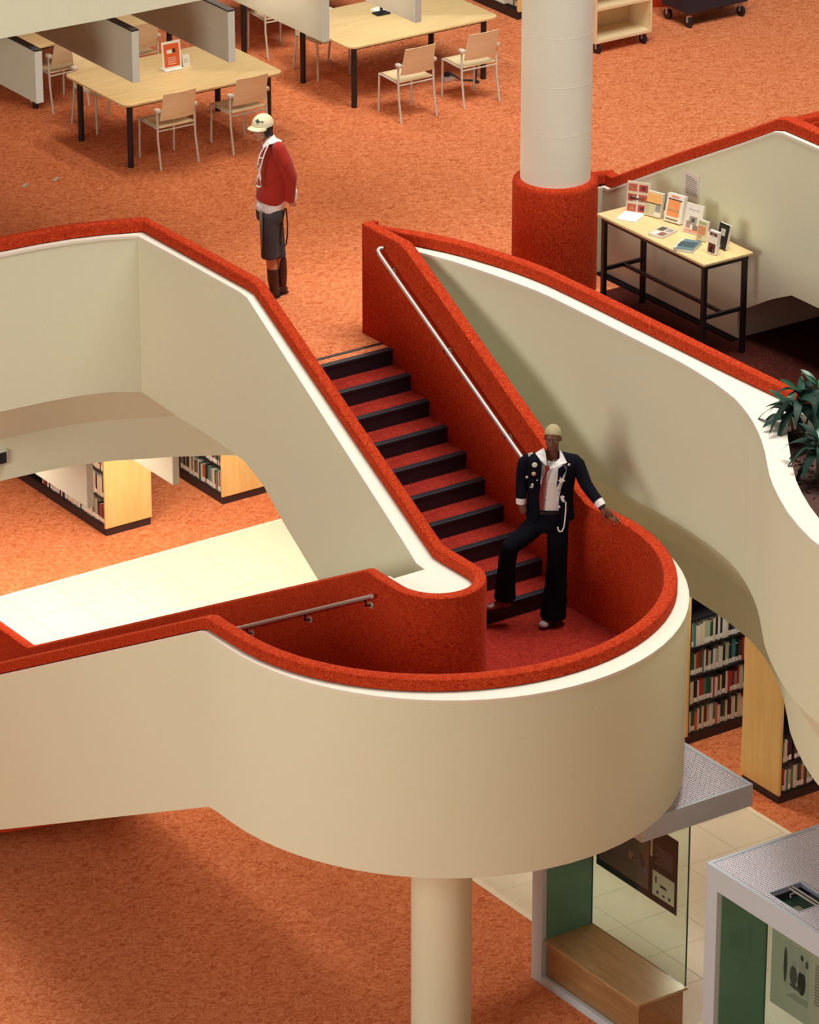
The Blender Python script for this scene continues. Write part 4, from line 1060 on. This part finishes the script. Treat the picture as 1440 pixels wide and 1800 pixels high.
# shirt
sh = MB()
ell_tube(sh, [q(678, 395, -.02), q(672, 450, -.01), q(668, 540, .0), q(665, 650, .0), q(658, 740, .0), q(656, 782, .0)], [(.10, .075), (.165, .105), (.18, .118), (.165, .112), (.155, .110), (.148, .104)], RT)
for (yy, dd) in ((600, .112), (650, .110), (700, .112), (745, .110)):      # soft folds across the belly
    sh.cone(q(630, yy, dd-.008), .010, q(695, yy+14, dd-.012), .008, 8)
shirt = sh.remeshed('shirt', M['shirt'], e, .009, 2)
col = MB()
flap(col, [q(545, 345, .09), q(612, 303, .05), q(628, 345, .09), q(632, 400, .115), q(636, 448, .13), q(590, 405, .125)], .004, TO)
flap(col, [q(737, 318, .05), q(760, 345, .08), q(797, 420, .125), q(745, 436, .132), q(690, 462, .138), q(650, 470, .135), q(700, 420, .12), q(738, 385, .09)], .004, TO)
col.obj('collar', M['shirt'], e)
tie = MB()
flap(tie, [q(622, 440, .135), q(655, 448, .138), q(660, 470, .14), q(640, 500, .14), q(628, 560, .14), q(616, 640, .135), q(612, 720, .13), q(606, 800, .12), q(582, 796, .12), q(574, 700, .13), q(586, 620, .135), q(600, 560, .14), q(622, 495, .14)], .006, TO)
tie.obj('tie', M['tie'], e)
MB().tube([q(634, 400, .10), q(640, 418, .108), q(655, 424, .112), q(680, 412, .105), q(700, 395, .09)], .002, 6).obj('necklace', M['steel'], e)
MB().ellipsoid(q(655, 415, .118), (.008, .005, .009)).obj('pendant', M['paper'], e, smooth=80)
# blazer: open shell around the torso plus sleeves
jk = MB(); N = 30
levels = [(344, 676, .105, .070, 36, 44), (358, 674, .175, .088, 34, 44), (380, 673, .212, .104, 33, 43), (410, 674, .226, .118, 32, 40), (450, 674, .226, .130, 30, 37), (500, 672, .218, .136, 30, 33), (580, 668, .208, .138, 28, 26), (660, 666, .202, .136, 27, 22), (740, 662, .205, .138, 27, 22), (800, 662, .212, .140, 30, 25), (850, 664, .215, .138, 36, 30)]
def ringj(zy, zx, a, b, pl_, pr_, off):
    c_ = q(zx, zy, -.01); out = []
    for k in range(N+1):
        ph = math.radians(lerp(pr_, 360-pl_, k/N))
        out.append(tuple(c_+RT*(a-off)*math.sin(ph)+TO*(b-off)*math.cos(ph)))
    return out
outer = [ringj(*L_, 0.0) for L_ in levels]; inner = [ringj(*L_, .010) for L_ in levels]
v = [p for r0 in outer for p in r0]+[p for r0 in inner for p in r0]; f = []; R_ = N+1; O = len(levels)*R_
for i in range(len(levels)-1):
    for k in range(N):
        a = i*R_+k; f += [(a, a+1, a+R_+1, a+R_), (O+a, O+a+R_, O+a+R_+1, O+a+1)]
    for k in (0, N): a = i*R_+k; f.append((a, a+R_, O+a+R_, O+a))
for i in (0, len(levels)-1):
    for k in range(N): a = i*R_+k; f.append((a, O+a, O+a+1, a+1))
jk.add(v, f)
ell_tube(jk, [q(530, 368, -.02), q(492, 384, -.02), q(462, 420, -.02), q(450, 480, -.025), q(440, 560, -.03), q(436, 640, .01), q(434, 700, .03)], [.035, .052, .062, .060, .055, .052, .048], RT, 16)
ell_tube(jk, [q(812, 374, -.02), q(850, 392, -.02), q(880, 430, -.01), q(903, 490, .0), q(945, 590, .05), q(1000, 670, .12), q(1045, 726, .17)], [.035, .052, .063, .062, .056, .050, .046], RT, 16)
jk.obj('blazer', M['navy'], e, smooth=60)
lp = MB()
flap(lp, [q(565, 385, .125), q(598, 430, .14), q(590, 520, .147), q(585, 600, .147), q(560, 560, .146), q(540, 470, .138)], .006, TO)
flap(lp, [q(770, 440, .128), q(726, 468, .143), q(722, 540, .148), q(712, 620, .148), q(745, 560, .146), q(790, 480, .135)], .006, TO)
lp.obj('lapels', M['navy'], e)
for a, b in (((434, 695, .03), (431, 742, .035)), ((1038, 716, .163), (1068, 762, .19))):
    ell_tube(MB(), [q(*a), q(*b)], [.046, .043], RT, 16).obj('shirt_cuff', M['shirt'], e, smooth=50)
ell_tube(MB(), [q(1068, 762, .192), q(1078, 776, .198)], [.031, .031], RT, 14).obj('bracelet', M['dark'], e, smooth=50)
# pins and chain
for (x, y, r0, c_, d) in ((540, 438, .024, (.78, .76, .62), .139), (533, 508, .019, (.75, .42, .30), .146), (522, 595, .012, (.70, .80, .66), .146), (478, 535, .012, (.50, .50, .55), .125), (735, 635, .013, (.35, .36, .42), .147), (812, 436, .012, (.72, .66, .70), .118), (735, 770, .011, (.75, .72, .75), .146), (560, 560, .007, (.6, .6, .64), .149)):
    o = MB().ellipsoid(q(x, y, d), (r0, .004, r0), rot=Matrix(((RT[0], FH[0], 0), (RT[1], FH[1], 0), (0, 0, 1)))).obj('pin_badge', colour(c_, .4), e, smooth=80)
def pin_poly(pts, c_, d): flap(MB(), [q(x, y, d) for x, y in pts], .004, TO).obj('pin_badge', colour(c_, .4), e)
pin_poly([(485, 350), (500, 345), (522, 336), (526, 350), (508, 358), (500, 372), (490, 368)], (.80, .78, .70), .128)
pin_poly([(740, 532), (752, 548), (772, 553), (782, 566), (762, 572), (750, 585), (742, 570), (724, 566), (738, 553)], (.85, .80, .72), .152)
pin_poly([(708, 680), (718, 690), (730, 715), (722, 722), (710, 700)], (.82, .80, .78), .150)
pin_poly([(742, 690), (760, 680), (778, 690), (770, 705), (782, 722), (768, 735), (752, 722)], (.80, .78, .80), .148)
pin_poly([(500, 605), (512, 612), (524, 600), (532, 612), (516, 622), (504, 618)], (.60, .62, .58), .147)
MB().tube([q(787, 735, .15), q(786, 800, .15), q(780, 870, .14), q(772, 930, .14), q(758, 962, .14), q(738, 966, .14), q(726, 950, .14), q(724, 930, .14)], .0065, 8).obj('pocket_chain', M['paper'], e, smooth=60)
# flared trousers
tr = MB()
ell_tube(tr, [q(656, 758, -.005), q(655, 780, -.005), q(655, 830, -.01), q(650, 900, 0), q(648, 950, 0)], [(.163, .124), (.166, .124), (.175, .122), (.172, .12), (.12, .10)], RT)
tr.cone(q(572, 890, 0), .100, q(440, 1010, .09), .088); tr.cone(q(440, 1010, .09), .088, q(345, 1085, .13), .078); tr.cone(q(345, 1085, .13), .078, q(318, 1250, .11), .078)
ell_tube(tr, [q(325, 1150, .12), q(315, 1280, .10), q(308, 1400, .08), q(305, 1492, .07)], [.076, .080, .090, .098], RT)
tr.cone(q(722, 890, 0), .100, q(722, 1050, .02), .092)
ell_tube(tr, [q(722, 1000, .01), q(718, 1200, .03), q(708, 1400, .03), q(692, 1560, .03), q(684, 1640, .035)], [.094, .090, .100, .112, .118], RT)
tr.remeshed('trousers', M['navy'], e, .011, 2)
ell_tube(MB(), [q(656, 764, -.005), q(656, 784, -.005)], [(.170, .130), (.171, .130)], RT, 28).obj('belt', M['dark'], e, smooth=50)
def shoe(name_mat, heel, toe, sole_z, parent, w=.046, upper=None, toe_mat=None):
    heel, toe = np.array(heel, float), np.array(toe, float); heel[2] = toe[2] = sole_z
    d = toe-heel; L = np.linalg.norm(d); d /= L; s_ = np.cross(d, Z3)
    mb = MB(); R3 = Matrix(((s_[0], d[0], 0), (s_[1], d[1], 0), (0, 0, 1)))
    mb.ellipsoid(heel+d*.05+Z3*.045, (w*.85, .055, .042), rot=R3)
    mb.ellipsoid(heel+d*L*.55+Z3*.042, (w, L*.36, .036), rot=R3)
    mb.ellipsoid(toe-d*.055+Z3*.036, (w*1.05, .062, .030), rot=R3)
    mb.cone(heel+d*.06+Z3*.05, w*.85, heel+d*.055+Z3*.11, w*.8)
    o = mb.remeshed('shoe', name_mat, parent, .008, 2)
    pts = []
    for k in range(20):
        a = 2*math.pi*k/20; pts.append(heel+d*L/2+d*(L/2+.006)*math.cos(a)+s_*(w+.006)*math.sin(a)*(1.0+.10*math.cos(a)))
    MB().ring_loft([[tuple(p+Z3*z) for p in pts] for z in (0, .02)]).obj('sole', M['dark'], o)
    if toe_mat: 
        m2 = MB().ellipsoid(toe-d*.045+Z3*.037, (w*1.04, .055, .033), rot=R3); m2.obj('toe_cap', toe_mat, o, smooth=80)
    return o
shoe(simple('patterned_red_shoe', (.16, .035, .030), .4, var=.9, scale=25), q(345, 1530, .02), q(150, 1560, .10), RISE, e)
shoe(simple('brown_shoe', (.12, .028, .02), .4), q(675, 1560, -.05), q(600, 1690, .15), 0.0, e, toe_mat=simple('pale_grey_suede', (.42, .36, .38), .6))

# ---------------------------------------------------------------- person on the upper floor (red sweater)
base1 = np.array([1.80, 4.87, 0.0])
e = empty('person', tuple(base1), 'person in a red sweater and cream cap standing at the stair head', 'person')
def w1(zx, zy, d=0.0): return at_plane(400+zx/4.74, 170+zy/4.74, base1, d)-base1
FD = -RT*.80+TO*.60                       # chest direction
SD = np.cross(FD, Z3)                     # his right, away from the viewer
LF = -SD
hc = w1(288, 272, .02)
hf = -RT*.70+TO*.66-Z3*.02
body = MB()
eyes, B, r_, fw_, u_ = head(body, hc, hf, .94)
body.cone(w1(335, 330, -.01), .050, w1(375, 420, -.02), .056)
ell_tube(body, [w1(380, 410), w1(385, 520), w1(375, 700), w1(350, 880), w1(350, 960)], [(.11, .07), (.15, .095), (.135, .085), (.14, .09), (.13, .09)], SD)
body.cone(w1(420, 430, .12), .05, w1(530, 655, .14), .040); body.cone(w1(530, 655, .14), .040, w1(540, 830, .05), .028)
body.cone(w1(410, 430, -.12), .05, w1(500, 660, -.20), .040); body.cone(w1(500, 660, -.20), .040, w1(535, 850, -.05), .028)
ell_tube(body, [w1(540, 835, .05), w1(542, 868, .04), w1(540, 895, .03)], [(.024, .020), (.036, .018), (.034, .015)], RT)
fingers(body, [(w1(530+9*k, 893, .035-.006*k), w1(534+11*k, 908, .03), w1(548+9*k, 914, .02)) for k in range(4)], .0085)
fingers(body, [(w1(528, 872, .05), w1(520, 895, .05), w1(530, 910, .045))], .0095)
body.cone(w1(375, 960, .06), .08, w1(358, 1330, .06), .052); body.cone(w1(358, 1330, .06), .050, w1(375, 1440, .05), .050); body.cone(w1(375, 1440, .05), .048, w1(388, 1610, .04), .038)
body.cone(w1(395, 960, -.06), .08, w1(425, 1330, -.06), .052); body.cone(w1(425, 1330, -.06), .050, w1(455, 1610, -.07), .038)
body.remeshed('body', M['skin'], e, .0080, 2)
face_bits(e, eyes, hc, B, r_, fw_, u_, .94, simple('pink_lips', (.42, .14, .11), .5), M['hair_black'])
hr = MB()
hcn = np.array(hc)
hr.ellipsoid(hcn+u_*.02-fw_*.035, (.082, .080, .095), rot=B)
hr.ellipsoid(hcn-u_*.045-fw_*.065, (.066, .045, .070), rot=B)
hr.ellipsoid(hcn-u_*.015-fw_*.01+r_*(-.070 if r_ @ RT < 0 else .070), (.020, .040, .055), rot=B)
hr.ellipsoid(hcn-u_*.085-fw_*.070, (.050, .030, .040), rot=B)
hr.remeshed('hair', M['hair_black'], e, .010, 1)
# cream cap: crown, bill, stitched mark
cp = MB(); n, m = 28, 9; cc_ = hcn+u_*.052-fw_*.010; rings = []
for i in range(m+1):
    ph = math.radians(lerp(3, 96, i/m))
    rings.append([tuple(cc_+r_*.092*math.sin(ph)*math.sin(2*math.pi*k/n)+fw_*.112*math.sin(ph)*math.cos(2*math.pi*k/n)+u_*.100*math.cos(ph)) for k in range(n)])
cp.ring_loft(rings)
cap_o = cp.obj('cap', M['cap'], e, smooth=70)
bl = MB(); top = []; n = 16
for k in range(n+1):
    a = math.radians(lerp(-78, 78, k/n)); inn = cc_+r_*.090*math.sin(a)+fw_*.108*math.cos(a)-u_*.004
    out = cc_+r_*.098*math.sin(a)+fw_*(.108*math.cos(a)+.062*math.cos(a)**.6)-u_*(.014+.014*abs(math.sin(a)))
    top.append((inn, out))
v = [tuple(p) for io in top for p in io]+[tuple(p-u_*.006) for io in top for p in io]; O = 2*(n+1); f = []
for k in range(n):
    a = 2*k; f += [(a, a+1, a+3, a+2), (O+a, O+a+2, O+a+3, O+a+1), (a+1, O+a+1, O+a+3, a+3), (a, a+2, O+a+2, O+a)]
f += [(0, O, O+1, 1), (2*n, 2*n+1, O+2*n+1, O+2*n)]
bl.add(v, f).obj('bill', M['cap'], cap_o, smooth=50)
for (tu, tv, su) in ((-.35, .50, .020), (-.12, .52, .014), (.10, .56, .022), (.16, .42, .016), (.30, .55, .018), (.24, .68, .012)):
    sgn = 1 if r_ @ RT > 0 else -1
    th = tu+.55*sgn; ph = math.acos(tv)
    p = cc_+r_*.0935*math.sin(ph)*math.sin(th)+fw_*.1135*math.sin(ph)*math.cos(th)+u_*.1015*math.cos(ph)
    MB().ellipsoid(p, (su, .004, su*.45), rot=B).obj('stitched_mark', M['green_thread'], cap_o, smooth=80)
MB().ellipsoid(cc_+u_*.101, (.009, .009, .005), rot=B).obj('cap_button', M['cap'], cap_o, smooth=80)
# shirt under the sweater
sh = MB()
ell_tube(sh, [w1(378, 800), w1(362, 860), w1(352, 905), w1(350, 945)], [(.145, .110), (.148, .116), (.152, .120), (.150, .119)], SD)
sh.ellipsoid(w1(432, 865, .06), (.055, .05, .10))
sh.ellipsoid(w1(275, 915, .05), (.040, .045, .05))
sh.cone(w1(545, 790, .06), .045, w1(548, 850, .05), .040)
sh.remeshed('shirt', M['shirt'], e, .010, 2)
col = MB()
flap(col, [w1(388, 318, -.01), w1(405, 345, .03), w1(452, 366, .06), w1(446, 384, .09), w1(400, 384, .12), w1(352, 396, .14), w1(320, 418, .14), w1(296, 424, .12), w1(292, 408, .10), w1(330, 360, .08), w1(362, 338, .04)], .008, TO)
flap(col, [w1(292, 405, .06), w1(280, 372, .0), w1(286, 380, .03), w1(294, 410, .08)], .006, TO)
col.obj('collar', M['shirt'], e)
sw = MB()
ell_tube(sw, [w1(385, 385, -.01), w1(390, 420, -.01), w1(392, 480, -.01), w1(385, 600), w1(376, 720), w1(362, 810), w1(352, 868)], [(.09, .07), (.165, .095), (.190, .118), (.185, .122), (.172, .122), (.165, .128), (.150, .125)], SD)
sw.cone(w1(430, 432, .12), .070, w1(480, 540, .15), .070); sw.cone(w1(480, 540, .15), .070, w1(530, 660, .14), .062); sw.cone(w1(530, 660, .14), .060, w1(528, 770, .09), .050); sw.cone(w1(528, 770, .09), .050, w1(525, 850, .06), .050)
sw.cone(w1(420, 432, -.12), .070, w1(500, 660, -.18), .060); sw.cone(w1(500, 660, -.18), .058, w1(535, 800, -.05), .048)
sw.remeshed('sweater', M['sweater'], e, .011, 2)
# shorts
so = MB()
ell_tube(so, [w1(352, 900), w1(352, 960), w1(354, 1020)], [(.150, .112), (.160, .118), (.15, .115)], SD)
ell_tube(so, [w1(362, 980, .06), w1(352, 1100, .06), w1(352, 1230, .06), w1(358, 1338, .06)], [.092, .092, .088, .088], SD)
ell_tube(so, [w1(380, 980, -.06), w1(392, 1100, -.06), w1(405, 1230, -.06), w1(415, 1330, -.06)], [.092, .090, .086, .084], SD)
so.remeshed('shorts', M['denim'], e, .010, 2)
fl_ = MB()
flap(fl_, [w1(262, 950, .10), w1(292, 965, .155), w1(290, 1100, .155), w1(290, 1230, .148), w1(285, 1300, .13), w1(276, 1230, .11), w1(268, 1100, .10)], .004, TO)
fl_.obj('pale_panel', M['denim_pale'], e)
# boots
for (a, b, toe, sz) in ((w1(372, 1428, .05), w1(388, 1600, .04), w1(300, 1640, .10), 0.0), (w1(446, 1352, -.065), w1(455, 1600, -.07), w1(390, 1630, -.06), 0.0)):
    mb = MB(); b = np.array(b); b[2] = .09
    mb.cone(a, .052, a+(b-a)*.5, .056); mb.cone(a+(b-a)*.5, .056, b, .044)
    d = -RT*.8+TO*.5; d = d/np.linalg.norm(d); ft = b.copy(); ft[2] = 0
    R3 = Matrix((((np.cross(d, Z3))[0], d[0], 0), ((np.cross(d, Z3))[1], d[1], 0), (0, 0, 1)))
    mb.ellipsoid(ft+Z3*.045, (.042, .060, .044), rot=R3); mb.ellipsoid(ft+d*.09+Z3*.042, (.044, .090, .036), rot=R3); mb.ellipsoid(ft+d*.16+Z3*.036, (.043, .055, .030), rot=R3)
    o = mb.remeshed('boot', M['boot'], e, .009, 2)
    sd = np.cross(d, Z3); pts = [ft+d*.075+d*.145*math.cos(t)+sd*.050*math.sin(t) for t in [2*math.pi*k/20 for k in range(20)]]
    MB().ring_loft([[tuple(p+Z3*z) for p in pts] for z in (0, .018)]).obj('sole', M['dark'], o)
# cords and strap
MB().tube([w1(308, 418, .16), w1(280, 460, .17), w1(262, 505, .18), w1(252, 560, .18), w1(254, 600, .18), w1(266, 640, .18)], .0065, 8).obj('neck_cord', M['paper'], e, smooth=60)
MB().tube([w1(340, 405, .16), w1(318, 450, .18), w1(300, 500, .19), w1(285, 550, .19), w1(276, 600, .19), w1(268, 640, .18)], .0065, 8).obj('neck_cord', M['paper'], e, smooth=60)
MB().tube([w1(262, 508, .18), w1(280, 512, .19), w1(298, 508, .19)], .005, 8).obj('neck_cord', M['paper'], e, smooth=60)
MB().tube([w1(262, 560, .185), w1(278, 580, .19), w1(262, 600, .185)], .006, 8).obj('cord_knot', M['paper'], e, smooth=60)
MB().tube([w1(266, 640, .18), w1(248, 680, .175), w1(234, 735, .165), w1(258, 752, .175), w1(278, 748, .18), w1(274, 690, .18), w1(266, 640, .18)], .009, 8).obj('cord_loop', M['paper'], e, smooth=60)
MB().tube([w1(478, 930, .08), w1(462, 1020, .07), w1(446, 1110, .06), w1(436, 1200, .05), w1(446, 1238, .05), w1(470, 1246, .05), w1(490, 1225, .05), w1(499, 1150, .05), w1(500, 1060, .06), w1(488, 930, .07)], .0075, 8).obj('hanging_strap', M['dark'], e, smooth=60)
